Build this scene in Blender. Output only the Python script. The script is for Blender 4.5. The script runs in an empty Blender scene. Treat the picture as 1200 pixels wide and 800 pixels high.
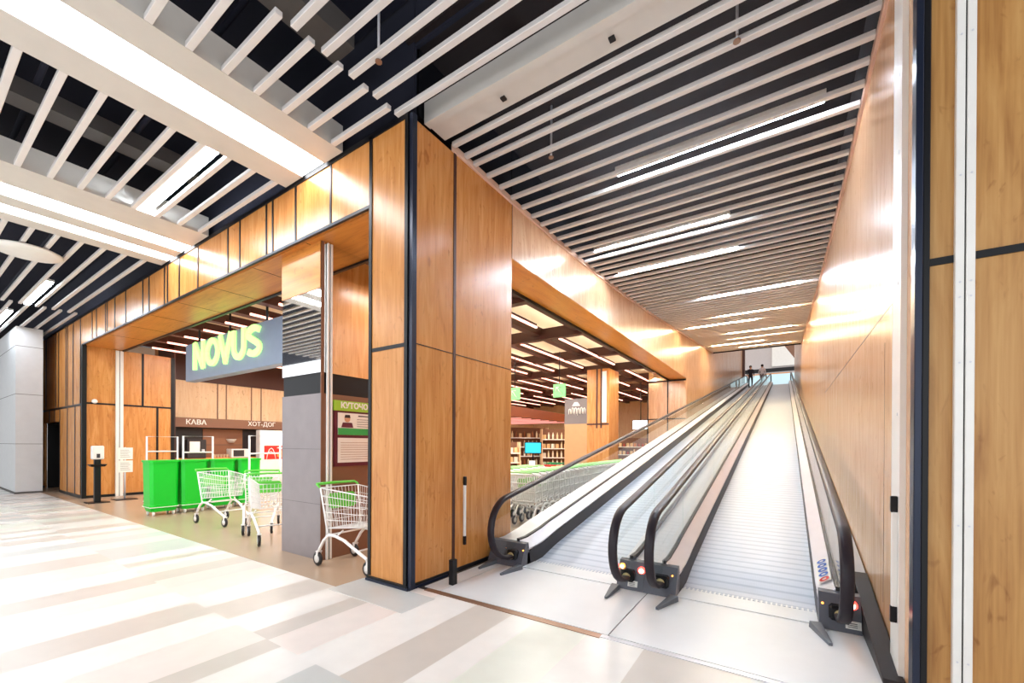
import bpy, math, random
from mathutils import Vector, Matrix
random.seed(7)
C = bpy.context.scene.collection
R = math.radians

# ------------------------------------------------------------------ mesh building
class MB:
    """collects shapes, then links them as ONE mesh object"""
    def __init__(s): s.v=[]; s.f=[]; s.m=[]; s.sm=[]
    def add(s, vs, fs, mi=0, smooth=False):
        b=len(s.v); s.v+= [tuple(x) for x in vs]
        for f in fs: s.f.append(tuple(b+i for i in f)); s.m.append(mi); s.sm.append(smooth)
        return s
    def box(s,x0,x1,y0,y1,z0,z1,mi=0,ch=0.0):
        if x0>x1:x0,x1=x1,x0
        if y0>y1:y0,y1=y1,y0
        if z0>z1:z0,z1=z1,z0
        if ch<=0:
            vs=[(x,y,z) for z in (z0,z1) for y in (y0,y1) for x in (x0,x1)]
            return s.add(vs,[(0,2,3,1),(4,5,7,6),(0,1,5,4),(2,6,7,3),(0,4,6,2),(1,3,7,5)],mi)
        c=min(ch,(x1-x0)*.45,(y1-y0)*.45,(z1-z0)*.45)
        vs=[];idx={}
        for ix,(X0,sx) in enumerate(((x0,1),(x1,-1))):
            for iy,(Y0,sy) in enumerate(((y0,1),(y1,-1))):
                for iz,(Z0,sz) in enumerate(((z0,1),(z1,-1))):
                    for a in range(3):
                        p=[X0+sx*c,Y0+sy*c,Z0+sz*c]; p[a]=(X0,Y0,Z0)[a]
                        idx[(ix,iy,iz,a)]=len(vs); vs.append(tuple(p))
        fs=[]
        for a in range(3):
            o=[k for k in range(3) if k!=a]
            for e in (0,1):
                q=[]
                for (u,w) in ((0,0),(1,0),(1,1),(0,1)):
                    k=[0,0,0];k[a]=e;k[o[0]]=u;k[o[1]]=w;q.append(idx[(*k,a)])
                fs.append(tuple(q))
            for u in (0,1):
                for w in (0,1):
                    k=[0,0,0];k[o[0]]=u;k[o[1]]=w
                    k0=list(k);k0[a]=0;k1=list(k);k1[a]=1
                    fs.append((idx[(*k0,o[0])],idx[(*k1,o[0])],idx[(*k1,o[1])],idx[(*k0,o[1])]))
        for ix in (0,1):
            for iy in (0,1):
                for iz in (0,1): fs.append(tuple(idx[(ix,iy,iz,a)] for a in range(3)))
        return s.add(vs,fs,mi)
    def prism(s,poly,axis,a,b,mi=0,smooth=False):
        """poly in the two other axes (x: (y,z); y: (x,z); z: (x,y)), extruded a..b"""
        n=len(poly)
        def P(p,t): return {'x':(t,p[0],p[1]),'y':(p[0],t,p[1]),'z':(p[0],p[1],t)}[axis]
        vs=[P(p,a) for p in poly]+[P(p,b) for p in poly]
        s.add(vs,[tuple(range(n-1,-1,-1)),tuple(range(n,2*n))],mi)
        b0=len(s.v)-2*n
        for i in range(n):
            j=(i+1)%n
            s.f.append((b0+i,b0+j,b0+n+j,b0+n+i)); s.m.append(mi); s.sm.append(smooth)
        return s
    def loft(s,rings,mi=0,closed=True,caps=True,smooth=True):
        n=len(rings[0]); vs=[p for r in rings for p in r]; fs=[]
        for i in range(len(rings)-1):
            for k in range(n if closed else n-1):
                j=(k+1)%n
                fs.append((i*n+k,i*n+j,(i+1)*n+j,(i+1)*n+k))
        s.add(vs,fs,mi,smooth)
        if caps and closed:
            b=len(s.v)-len(vs)
            s.f.append(tuple(b+k for k in range(n-1,-1,-1))); s.m.append(mi); s.sm.append(False)
            s.f.append(tuple(b+(len(rings)-1)*n+k for k in range(n))); s.m.append(mi); s.sm.append(False)
        return s
    def tube(s,pts,r,n=6,mi=0,caps=True):
        pts=[Vector(p) for p in pts]; rings=[]
        prev=None
        for i,p in enumerate(pts):
            t=(pts[min(i+1,len(pts)-1)]-pts[max(i-1,0)]).normalized()
            if prev is None:
                up=Vector((0,0,1)) if abs(t.z)<.9 else Vector((1,0,0))
                u=t.cross(up).normalized()
            else:
                u=(prev-t*prev.dot(t)).normalized()
            prev=u; w=t.cross(u)
            rr=r[i] if isinstance(r,(list,tuple)) else r
            rings.append([p+u*math.cos(2*math.pi*k/n)*rr+w*math.sin(2*math.pi*k/n)*rr for k in range(n)])
        return s.loft(rings,mi,caps=caps)
    def lathe(s,prof,c=(0,0,0),n=20,mi=0,axis='z',smooth=True):
        rings=[]
        for (r,h) in prof:
            ring=[]
            for k in range(n):
                a=2*math.pi*k/n; x,y=r*math.cos(a),r*math.sin(a)
                p={'z':(x,y,h),'y':(x,h,y),'x':(h,x,y)}[axis]
                ring.append((c[0]+p[0],c[1]+p[1],c[2]+p[2]))
            rings.append(ring)
        return s.loft(rings,mi,smooth=smooth)
    def build(s,name,mats,parent=None,loc=None):
        me=bpy.data.meshes.new(name)
        me.from_pydata(s.v,[],s.f); me.validate()
        if not isinstance(mats,(list,tuple)): mats=[mats]
        for m in mats: me.materials.append(m)
        if len(me.polygons)==len(s.f):
            me.polygons.foreach_set('material_index',s.m)
            me.polygons.foreach_set('use_smooth',s.sm)
        import bmesh
        bm=bmesh.new(); bm.from_mesh(me); bmesh.ops.recalc_face_normals(bm,faces=bm.faces); bm.to_mesh(me); bm.free()
        me.update()
        o=bpy.data.objects.new(name,me); C.objects.link(o)
        if parent is not None: o.parent=parent
        if loc: o.location=loc
        return o

def tag(o,label=None,cat=None,group=None,kind=None):
    if label: o['label']=label
    if cat: o['category']=cat
    if group: o['group']=group
    if kind: o['kind']=kind
    return o
def thing(name,label,cat,loc=(0,0,0),rz=0,group=None):
    o=bpy.data.objects.new(name,None); C.objects.link(o)
    o.location=loc; o.rotation_euler=(0,0,rz); o.empty_display_size=.1
    return tag(o,label,cat,group)
def struct(o,label,cat='wall'):
    return tag(o,label,cat,kind='structure')
def children(o): return [c for c in bpy.data.objects if c.parent==o]
def kids_map():
    m={}
    for o in bpy.data.objects:
        if o.parent: m.setdefault(o.parent.name,[]).append(o)
    return m
def dup(root,loc,rz,label=None,group=None,km=None):
    km=km or kids_map()
    r=root.copy(); C.objects.link(r); r.location=loc; r.rotation_euler=(0,0,rz)
    if label: r['label']=label
    if group: r['group']=group
    def rec(src,dst):
        for ch in km.get(src.name,[]):
            c=ch.copy(); C.objects.link(c); c.parent=dst; rec(ch,c)
    rec(root,r)
    return r

def ordw(n):
    w=['first','second','third','fourth','fifth','sixth','seventh','eighth','ninth','tenth','eleventh','twelfth']
    if n<=12: return w[n-1]
    return str(n)+('th' if 10<=n%100<=20 else {1:'st',2:'nd',3:'rd'}.get(n%10,'th'))

# ------------------------------------------------------------------ materials
def lin(c):
    return tuple((x/12.92 if x<=.04045 else ((x+.055)/1.055)**2.4) for x in [v/255 for v in c])
def mat(name,rgb,rough=.5,metal=0.0,spec=.5,noise=None,coat=0.0):
    m=bpy.data.materials.new(name); m.use_nodes=True
    nt=m.node_tree; b=nt.nodes['Principled BSDF']
    col=lin(rgb)+(1,)
    b.inputs['Base Color'].default_value=col
    b.inputs['Roughness'].default_value=rough
    b.inputs['Metallic'].default_value=metal
    b.inputs['Specular IOR Level'].default_value=spec
    if coat: b.inputs['Coat Weight'].default_value=coat; b.inputs['Coat Roughness'].default_value=.15
    sc,amt=noise or (6.0,.06)
    tc=nt.nodes.new('ShaderNodeTexCoord'); nz=nt.nodes.new('ShaderNodeTexNoise')
    nz.inputs['Scale'].default_value=sc; nz.inputs['Detail'].default_value=4
    hs=nt.nodes.new('ShaderNodeMix'); hs.data_type='RGBA'; hs.blend_type='MIX'
    hs.inputs['A'].default_value=tuple(x*(1-amt) for x in col[:3])+(1,)
    hs.inputs['B'].default_value=tuple(min(1,x*(1+amt)) for x in col[:3])+(1,)
    nt.links.new(tc.outputs['Object'],nz.inputs['Vector'])
    nt.links.new(nz.outputs['Fac'],hs.inputs['Factor'])
    nt.links.new(hs.outputs['Result'],b.inputs['Base Color'])
    return m
def emis(name,rgb,strength):
    m=bpy.data.materials.new(name); m.use_nodes=True
    b=m.node_tree.nodes['Principled BSDF']
    c=lin(rgb)+(1,)
    b.inputs['Base Color'].default_value=c
    b.inputs['Emission Color'].default_value=c
    b.inputs['Emission Strength'].default_value=strength
    return m
def wood(name,c_dark,c_mid,c_light,axis='z',rough=.24,spec=.5,cell=None):
    """veneer: fine fibres along the given axis, broad cathedral figure and small knots"""
    m=bpy.data.materials.new(name); m.use_nodes=True
    nt=m.node_tree; N=nt.nodes; L=nt.links; b=N['Principled BSDF']
    tc=N.new('ShaderNodeTexCoord')
    def mapped(lo,hi):
        mp=N.new('ShaderNodeMapping'); s=[hi,hi,hi]; s['xyz'.index(axis)]=lo
        mp.inputs['Scale'].default_value=s; L.new(tc.outputs['Object'],mp.inputs['Vector']); return mp
    def noise(mp,sc,det,dist=0):
        n=N.new('ShaderNodeTexNoise'); n.inputs['Scale'].default_value=sc; n.inputs['Detail'].default_value=det
        n.inputs['Distortion'].default_value=dist; L.new(mp.outputs['Vector'],n.inputs['Vector']); return n
    a=noise(mapped(.55,4.0),1.6,5,1.6)
    f=noise(mapped(1.2,40.0),1.5,3,.3)
    k=noise(mapped(1.6,3.6),2.2,2,2.5)
    r=N.new('ShaderNodeValToRGB')
    e=r.color_ramp.elements
    e[0].position=.30; e[0].color=lin(c_dark)+(1,)
    e[1].position=.72; e[1].color=lin(c_light)+(1,)
    x=e.new(.5); x.color=lin(c_mid)+(1,)
    m1=N.new('ShaderNodeMath'); m1.operation='MULTIPLY_ADD'; m1.inputs[1].default_value=.35; 
    L.new(f.outputs['Fac'],m1.inputs[0])
    m2=N.new('ShaderNodeMath'); m2.operation='MULTIPLY'; m2.inputs[1].default_value=.65
    L.new(a.outputs['Fac'],m2.inputs[0]); L.new(m2.outputs[0],m1.inputs[2])
    L.new(m1.outputs[0],r.inputs['Fac'])
    kr=N.new('ShaderNodeValToRGB'); ke=kr.color_ramp.elements
    ke[0].position=.62; ke[0].color=(1,1,1,1); ke[1].position=.8; ke[1].color=(.62,.5,.4,1)
    L.new(k.outputs['Fac'],kr.inputs['Fac'])
    mx=N.new('ShaderNodeMix'); mx.data_type='RGBA'; mx.blend_type='MULTIPLY'; mx.inputs['Factor'].default_value=.8
    L.new(r.outputs['Color'],mx.inputs['A']); L.new(kr.outputs['Color'],mx.inputs['B'])
    L.new(mx.outputs['Result'],b.inputs['Base Color'])
    b.inputs['Roughness'].default_value=rough; b.inputs['Specular IOR Level'].default_value=spec
    return m
def glass_mat(name,tint=(.93,.97,.96),refl=.9):
    m=bpy.data.materials.new(name); m.use_nodes=True
    nt=m.node_tree; N=nt.nodes; L=nt.links
    N.remove(N['Principled BSDF'])
    t=N.new('ShaderNodeBsdfTransparent'); t.inputs['Color'].default_value=(*tint,1)
    g=N.new('ShaderNodeBsdfGlossy'); g.inputs['Roughness'].default_value=.02
    fr=N.new('ShaderNodeFresnel'); fr.inputs['IOR'].default_value=1.5
    mu=N.new('ShaderNodeMath'); mu.operation='MULTIPLY'; mu.inputs[1].default_value=refl
    mx=N.new('ShaderNodeMixShader')
    ge=N.new('ShaderNodeNewGeometry'); iv=N.new('ShaderNodeMath'); iv.operation='SUBTRACT'; iv.inputs[0].default_value=refl
    L.new(ge.outputs['Backfacing'],iv.inputs[1]); iv.use_clamp=True; L.new(iv.outputs[0],mu.inputs[1])
    L.new(fr.outputs[0],mu.inputs[0]); L.new(mu.outputs[0],mx.inputs[0])
    L.new(t.outputs[0],mx.inputs[1]); L.new(g.outputs[0],mx.inputs[2])
    L.new(mx.outputs[0],N['Material Output'].inputs['Surface'])
    return m

M={}
WD=(184,116,56); WM=(204,138,74); WL=(221,162,97)
M['wood']=wood('wood veneer upright',WD,WM,WL,'z',.27)
M['wood_gloss']=wood('wood veneer polished',(198,148,106),(216,170,130),(230,192,154),'z',.24,1.0)
M['wood_x']=wood('wood veneer lengthwise',(178,108,40),(200,128,52),(214,144,66),'x',.3)
M['wood_y']=wood('wood veneer along the ramp',(206,124,34),(224,146,48),(232,160,64),'y',.3)
M['wood_pale']=wood('pale wood veneer',(230,192,144),(238,206,164),(246,222,186),'z',.4)
M['wood_near']=wood('oak veneer with knots',(156,104,52),(188,138,78),(206,160,100),'z',.42)
M['black']=mat('black powder coat',(12,13,18),.4,0,.35)
M['navy']=mat('dark blue anodised trim',(34,42,62),.28,.35)
M['slat']=mat('white painted slat',(228,224,222),.4)
M['beam']=mat('white painted beam',(212,208,202),.45)
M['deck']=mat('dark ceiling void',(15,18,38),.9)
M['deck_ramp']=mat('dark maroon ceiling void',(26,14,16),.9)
M['duct']=mat('grey painted duct',(84,80,78),.6)
M['strip']=emis('white light strip',(250,252,255),10.0)
M['tube']=emis('cool light tube',(226,240,255),170.0)
M['tube_corridor']=emis('corridor light tube',(236,246,255),40.0)
M['tube_warm']=emis('warm light tube',(255,232,190),120.0)
M['rose']=emis('soft rosy strip',(255,170,160),.9)
M['pink']=emis('rosy light strip',(255,176,156),3.0)
M['white']=mat('white paint',(238,236,232),.4)
M['white_gloss']=mat('white enamel',(240,238,234),.25)
M['steel']=mat('brushed steel plate',(234,238,242),.36,.0,noise=(3,.05))
M['deck_metal']=mat('satin aluminium deck',(232,230,236),.28,.1)
M['alu']=mat('aluminium profile',(214,214,220),.32,.15)
M['skirt']=mat('black skirt brush',(30,24,28),.45)
M['rubber']=mat('black rubber handrail',(36,28,36),.42,0,.35)
M['base']=mat('dark grey newel plastic',(84,86,96),.38)
M['wedge']=mat('grey guard plastic',(96,100,108),.45)
M['glass']=glass_mat('balustrade glass')
M['green']=mat('green plastic',(0,190,40),.35)
M['lime']=mat('lime green plastic',(96,206,64),.4)
M['pale_lime']=mat('pale green plastic',(160,222,140),.4)
M['tan']=mat('tan laminate',(198,154,110),.45)
M['chrome']=mat('bright wire',(240,238,236),.3,.1)
M['tyre']=mat('black wheel rubber',(28,26,28),.5)
M['grey_stone']=mat('grey stone cladding',(138,130,132),.45,noise=(5,.14))
M['pier']=mat('pale grey pier cladding',(216,218,220),.4)
M['brown']=mat('brown laminate',(132,92,70),.45)
M['darkbrown']=mat('dark brown ceiling metal',(74,40,30),.45)
M['canopy']=mat('red brown canopy board',(140,72,38),.4)
M['beige_deck']=mat('beige ceiling board',(238,220,186),.7)
M['store_floor']=mat('brown grey store tile',(182,158,134),.25,noise=(1.2,.12))
M['signbox']=mat('blue grey sign box',(142,158,182),.45,.0)
M['sign_green']=emis('lit green letters',(186,250,140),1.0)
M['red']=mat('red print',(212,40,30),.5)
M['orange']=mat('orange print',(232,150,70),.5)
M['blue']=mat('blue print',(40,100,190),.5)
M['burgundy']=mat('burgundy frame',(96,28,50),.4)
M['board_lime']=mat('lime header',(158,206,60),.45)
M['board_green']=mat('green band',(52,168,84),.45)
M['paper']=mat('white paper',(240,238,232),.6)
M['ink']=mat('dark print',(60,56,60),.6)
M['cocoa']=mat('brown print',(150,100,70),.55)
M['skin']=mat('skin',(222,168,130),.5)
M['hair']=mat('dark hair',(42,30,26),.6)
M['dark_cloth']=mat('dark clothing',(38,34,44),.8)
M['white_cloth']=mat('white shirt cloth',(226,224,232),.8)
M['grey_cloth']=mat('grey trousers',(120,112,116),.8)
M['charcoal']=mat('charcoal panel',(50,46,48),.35)
M['red_lamp']=emis('red lamp',(255,60,50),5.0)
M['amber_lamp']=emis('amber lamp',(255,150,60),5.0)
M['lamp_core']=emis('lamp core',(255,236,200),8.0)
M['screen_cyan']=emis('cyan screen',(40,190,225),.65)
M['screen_white']=emis('white screen',(225,238,255),1.6)
M['exit_green']=emis('green guide sign',(130,205,130),.5)
M['brush']=mat('yellowish brush',(196,180,130),.6)
M['hall']=mat('light grey hall panel',(196,188,188),.6)
M['hall_blue']=emis('bright glazing',(190,220,232),.3)
M['copper']=mat('bronze floor strip',(150,118,98),.35,.6)
def mirror():
    m=bpy.data.materials.new('mirror cladding'); m.use_nodes=True
    b=m.node_tree.nodes['Principled BSDF']
    b.inputs['Base Color'].default_value=(.86,.86,.86,1); b.inputs['Metallic'].default_value=1; b.inputs['Roughness'].default_value=.03
    return m
M['mirror']=mirror()
def pallet_mat():
    m=mat('ribbed aluminium pallets',(206,215,230),.36,.0)
    nt=m.node_tree; N=nt.nodes; L=nt.links; b=N['Principled BSDF']
    src=b.inputs['Base Color'].links[0].from_socket
    tc=N.new('ShaderNodeTexCoord')
    w=N.new('ShaderNodeTexWave'); w.wave_type='BANDS'; w.bands_direction='Y'; w.inputs['Scale'].default_value=2.36
    w.inputs['Distortion'].default_value=0
    L.new(tc.outputs['Object'],w.inputs['Vector'])
    r=N.new('ShaderNodeValToRGB'); r.color_ramp.elements[0].position=.0; r.color_ramp.elements[0].color=(.72,.76,.80,1)
    r.color_ramp.elements[1].position=.34; r.color_ramp.elements[1].color=(1,1,1,1)
    L.new(w.outputs['Fac'],r.inputs['Fac'])
    mx=N.new('ShaderNodeMix'); mx.data_type='RGBA'; mx.blend_type='MULTIPLY'; mx.inputs['Factor'].default_value=1
    L.new(src,mx.inputs['A']); L.new(r.outputs['Color'],mx.inputs['B']); L.new(mx.outputs['Result'],b.inputs['Base Color'])
    w2=N.new('ShaderNodeTexWave'); w2.wave_type='BANDS'; w2.bands_direction='X'; w2.inputs['Scale'].default_value=22
    L.new(tc.outputs['Object'],w2.inputs['Vector'])
    bp=N.new('ShaderNodeBump'); bp.inputs['Strength'].default_value=.25; bp.inputs['Distance'].default_value=.004
    L.new(w2.outputs['Fac'],bp.inputs['Height']); L.new(bp.outputs['Normal'],b.inputs['Normal'])
    return m
M['pallet']=pallet_mat()

# ------------------------------------------------------------------ text
def text_mesh(name,body,size,m,parent,origin,xdir,ydir,extrude=.01,bold=0.0,width=None,align='LEFT',height=None):
    cu=bpy.data.curves.new(name,'FONT'); cu.body=body; cu.size=size; cu.extrude=extrude; cu.offset=bold
    cu.align_x=align; cu.resolution_u=3
    t=bpy.data.objects.new(name,cu); C.objects.link(t)
    bpy.context.view_layer.update()
    dg=bpy.context.evaluated_depsgraph_get()
    me=bpy.data.meshes.new_from_object(t.evaluated_get(dg))
    bpy.data.objects.remove(t); bpy.data.curves.remove(cu)
    if len(me.vertices):
        xs=[v.co.x for v in me.vertices]; ys=[v.co.y for v in me.vertices]
        x0,x1,y0,y1=min(xs),max(xs),min(ys),max(ys)
        sx=width/(x1-x0) if width else 1; sy=height/(y1-y0) if height else (sx if width else 1)
        for v in me.vertices:
            v.co.x=(v.co.x-x0)*sx; v.co.y=(v.co.y-y0)*sy
    me.materials.clear(); me.materials.append(m)
    X=Vector(xdir).normalized(); Y=Vector(ydir).normalized(); Z=X.cross(Y)
    mw=Matrix((X,Y,Z)).transposed().to_4x4(); mw.translation=Vector(origin)
    me.transform(mw)
    o=bpy.data.objects.new(name,me); C.objects.link(o)
    if parent: o.parent=parent
    return o

# ================================================================== CAMERA
YAW,PITCH,ROLL,FPX,CY=5.81390386e-01,-1.81157424e-03,5.14776560e-03,486.62,521.745
Fv=Vector((-math.sin(YAW)*math.cos(PITCH),math.cos(YAW)*math.cos(PITCH),math.sin(PITCH)))
r0=Vector((math.cos(YAW),math.sin(YAW),0)); u0=r0.cross(Fv)
Rv=math.cos(ROLL)*r0+math.sin(ROLL)*u0; Uv=-math.sin(ROLL)*r0+math.cos(ROLL)*u0
cd=bpy.data.cameras.new('camera'); cam=bpy.data.objects.new('camera',cd); C.objects.link(cam)
cd.sensor_width=36; cd.lens=FPX/1200*36; cd.shift_y=(CY-400)/1200; cd.clip_start=.05; cd.clip_end=300
mw=Matrix((Rv,Uv,-Fv)).transposed().to_4x4(); mw.translation=Vector((0,0,1.5)); cam.matrix_world=mw
bpy.context.scene.camera=cam

# ================================================================== PLAN CONSTANTS
FY=2.968            # facade plane
WX=-3.22            # ramp wall on the shop side
RX=0.64             # ramp wall on the other side
SLOPE,Y0=.182,4.58
def zb(y):          # belt height along the ramp
    if y<4.62: return .012
    t=y-4.62
    return .012+ (SLOPE*t if t>.5 else SLOPE*t*(.5+t)*.5/.5*1.0 if False else SLOPE*max(0,t-.06) if t>.3 else SLOPE*t*t*1.333)
CP=[(2.5,4.9),(5.6,4.9),(7,4.93),(9,5.03),(11.5,5.2),(13.8,5.42),(17,5.74),(20.5,6.07),(24.2,6.42)]
def zc(y):
    for (a,b),(c,d) in zip(CP,CP[1:]):
        if y<=c: return b+(d-b)*(max(y,a)-a)/(c-a)
    return CP[-1][1]

# ================================================================== FLOOR
tiles=[M['white'],mat('pinkish white tile',(238,228,222),.28),mat('greenish white tile',(232,236,226),.28),
       mat('warm grey tile',(212,205,197),.3),mat('cool grey tile',(206,208,206),.3),mat('white tile',(244,242,238),.26)]
fm=MB()
def quad(x0,x1,y0,y1,mi): fm.add([(x0,y0,0),(x1,y0,0),(x1,y1,0),(x0,y1,0)],[(0,1,2,3)],mi)
def row(y0,y1,cols):
    for (x0,x1,mi) in cols: quad(x0,x1,y0,y1,mi)
def rnd_cols(x0,x1,seed):
    rg=random.Random(seed); x=x0; out=[]; last=0
    while x>x1+.01:
        w=rg.choice([.22,.42,.24,.46,.4,.22]); nx=max(x1,x-w)
        k=rg.choice([5,1,2,5]) if last in (3,4) or rg.random()<.45 else rg.choice([3,4])
        out.append((nx,x,k)); last=k; x=nx
    return out
row1=[(-2.40,-2.0,3),(-2.88,-2.40,5),(-3.29,-2.88,1),(-3.53,-3.29,3),(-3.96,-3.53,5),(-4.40,-3.96,3),(-4.84,-4.40,5),(-5.30,-4.84,2),(-5.70,-5.30,1),(-6.06,-5.70,3),
      (-6.35,-6.06,1),(-6.56,-6.35,5),(-6.80,-6.56,3),(-7.15,-6.80,5),(-7.52,-7.15,4)]+rnd_cols(-7.52,-33,11)
row1r=[(-2.0,-1.76,5),(-1.76,-1.30,2),(-1.30,-.86,5),(-.86,-.175,3),(-.175,.25,4),(.25,.7,5),(.7,1.1,3)]+[(a,b,k) for a,b,k in rnd_cols(6,1.1,5)]
row0=[(-2.2,-1.9,1),(-2.66,-2.2,4),(-3.10,-2.66,5),(-3.32,-3.10,3),(-3.80,-3.32,1),(-4.22,-3.80,5),(-4.66,-4.22,3),(-5.16,-4.66,5),(-5.60,-5.16,2),(-6.03,-5.60,3),
      (-6.5,-6.03,5),(-6.9,-6.5,2),(-7.15,-6.9,1),(-7.52,-7.15,3)]+rnd_cols(-7.52,-33,23)+rnd_cols(6,-1.9,3)
row(1.63,2.63,[c for c in row1]); 
for c in row1:
    if c[0]>=-3.97: quad(max(c[0],-3.93),c[1],2.63,3.09,c[2])
row(1.63,3.09,row1r); row(.2,1.63,row0)
for k,y in enumerate((.2,-1.22,-2.64,-4.06,-5.48)): row(y-1.42,y,rnd_cols(6,-33,40+k))
struct(fm.build('floor',tiles),'mall corridor floor of white and grey plank tiles','floor')
b=MB().box(-33,-3.93,2.63,30,-.1,-.0005); b.box(-3.93,-3.2,3.0,30,-.1,-.0005)
struct(b.build('floor',M['store_floor']),'brownish tiled supermarket floor behind the corridor tiles','floor')
b=MB().box(-3.93,-2.83,2.54,2.96,0,.003)
struct(b.build('trim_1',tiles[4]),'pale grey stone slab around the base of the corner pier','floor')
struct(MB().box(-3.2,.66,3.092,43,-.1,-.002).build('floor',M['skirt']),'dark pit floor under the moving walkways','floor')
# landing plates before the walkways
lp=thing('landing_plate','brushed steel landing plates on the floor before both moving walkways','floor plate')
MB().box(-2.93,-1.16,3.15,4.30,0,.006).build('steel_plate',M['steel'],lp)
MB().box(-1.15,.56,3.15,4.30,0,.006).build('steel_plate',M['steel'],lp)
MB().box(-3.16,-2.94,3.15,4.30,0,.006).build('steel_plate',M['steel'],lp)
MB().box(-3.09,-1.2,3.07,3.14,0,.005).build('edge_strip',M['copper'],lp)
MB().box(-1.2,.6,3.09,3.14,0,.005).build('edge_strip',M['alu'],lp)

# ================================================================== FACADE + CORNER PIER
JX=[-4.57,-5.335,-5.91,-6.08,-6.86,-7.25,-8.36,-9.16,-9.72,-9.87,-10.70,-11.06,-12.14,-12.91,-13.5,-13.64,-14.40,-14.78]
JXL=[-15.9,-16.66,-17.31,-17.5,-18.39,-18.76,-20.1,-20.7,-21.6,-22.4,-23.6]
def vjoint(b,x,z0,z1,w=.028): b.box(x-w/2,x+w/2,FY-.008,FY+.01,z0,z1,1)
f=MB()
f.box(-15.70,-3.84,FY,FY+.06,4.12,4.87)
for x in JX: vjoint(f,x,4.12,4.87,.05 if x<-9 else .035)
f.box(-15.75,-3.22,FY-.012,FY+.06,4.845,4.90,1)
f.box(-15.75,-3.84,FY-.012,FY+.02,4.10,4.135,1)
struct(f.build('wall_front',[M['wood'],M['black']]),'wood panelled header with dark joints over the shop entrance')
f=MB()
f.box(-33,-20.35,FY,FY+.06,0,4.87); f.box(-18.25,-15.70,FY,FY+.06,0,4.87); f.box(-20.35,-18.25,FY,FY+.06,2.13,4.87)
for x in JXL: vjoint(f,x,2.55,4.87,.06)
for x in (-16.45,-17.3,-18.22,-22.0): vjoint(f,x,0,2.5,.06)
for x in (-18.9,-19.6): vjoint(f,x,2.13,2.5,.06)
f.box(-33,-15.7,FY-.008,FY+.01,2.49,2.55,1); f.box(-33,-20.35,FY-.01,FY+.01,0,.08,1); f.box(-18.25,-15.7,FY-.01,FY+.01,0,.08,1)
f.box(-33,-15.7,FY-.012,FY+.06,4.845,4.9,1)
struct(f.build('wall_front',[M['wood'],M['black']]),'wood panelled mall wall beyond the shop entrance')
# recessed door of that wall
d=MB().box(-20.35,-18.25,3.75,3.8,0,2.13); dr=struct(d.build('door_1',M['wood']),'brown door recessed in the panelled wall beside the pale pier','door')
MB().box(-18.31,-18.25,3.03,3.75,0,2.13).box(-20.35,-20.29,3.03,3.75,0,2.13).box(-20.35,-18.25,3.03,3.75,2.10,2.14).build('door_frame',M['black'],dr)
MB().tube([(-18.9,3.75,1.05),(-18.9,3.68,1.05),(-18.72,3.68,1.05)],.014).build('door_handle',M['alu'],dr)
# soffit of the entrance
s=MB().box(-15.70,-3.84,FY+.06,3.76,4.10,4.16)
s.box(-15.7,-3.84,3.755,3.80,4.07,4.2,1)
for x in (-5.2,-6.6,-8.0,-9.4,-10.8,-12.2,-13.6): s.box(x-.004,x+.004,FY+.06,3.76,4.097,4.11,1)
struct(s.build('ceiling',[M['wood_x'],M['black']]),'wood soffit under the entrance header','ceiling')
# corner pier block
p=MB()
p.box(-3.84,-3.22,FY,4.87,.0,4.87)
p.box(-3.845,-3.80,FY-.012,FY+.02,.06,4.87,1)
p.box(-3.84,-3.22,FY-.006,FY+.01,2.505,2.545,1)
p.box(-3.225,-3.213,3.0,4.87,2.545,2.553,1)
p.box(-3.232,-3.212,3.64,3.685,.06,4.95,3)
p.box(-3.85,-3.205,FY-.02,4.86,0,.05,1)
p.box(-3.86,-3.195,FY-.03,3.55,.0,.028,2)
for dx in (0,.055): p.box(-3.265+dx,-3.22+dx,FY-.025+dx*.3,FY+.03+dx*.4,.03,4.87,2 if dx else 1)
struct(p.build('wall_corner',[M['wood'],M['black'],M['navy'],M['darkbrown']]),'wood clad corner pier with dark blue edge trim at the foot of the ramp')
po=MB().box(-2.985,-2.93,3.33,3.40,0,.27)
tag(po.build('short_post',M['black']),'short black post standing at the joint of the corner pier','post')
# ramp wall on the shop side, with opening
w=MB()
def strip_wall(b,x0,x1,ya,yb,z0f,z1f,n,mi=0):
    for i in range(n):
        a=ya+(yb-ya)*i/n; c=ya+(yb-ya)*(i+1)/n
        b.prism([(a,z0f(a)),(c,z0f(c)),(c,z1f(c)),(a,z1f(a))],'x',x0,x1,mi)
top=lambda y: zc(y)+.9
# one extruded outline per stretch keeps the face seamless
def outline(ya,yb,z0,n=26,extra=.9):
    ys=[ya+(yb-ya)*i/n for i in range(n+1)]
    return [(ya,z0),(yb,z0)]+[(y,zc(y)+extra) for y in reversed(ys)]
w.prism(outline(4.87,17.3,4.12,26,.02),'x',-3.84,WX)
w.prism([(y,zc(y)+.02) for y in (4.87,5.6,7,9,11.5,13.8,17.3)]+[(y,zc(y)+.9) for y in (17.3,13.8,11.5,9,7,5.6,4.87)],'x',-3.84,WX-.004,1)  # shade above the slats painted on as black, also over the pier
w.box(-3.84,WX-.01,3.1,4.87,4.95,5.8,1)
w.prism([(17.3,0),(24.2,0),(24.2,zc(24.2)+.9),(17.3,zc(17.3)+.9)],'x',-3.84,WX)
w.box(-3.225,WX+.004,4.868,4.874,4.12,4.9,1)
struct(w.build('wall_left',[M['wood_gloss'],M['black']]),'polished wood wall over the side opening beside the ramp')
b=MB()
b.box(-3.84,-3.23,4.87,17.3,4.115,4.119)
b.box(-3.88,-3.84,4.87,17.3,4.06,4.2,1)
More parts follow.
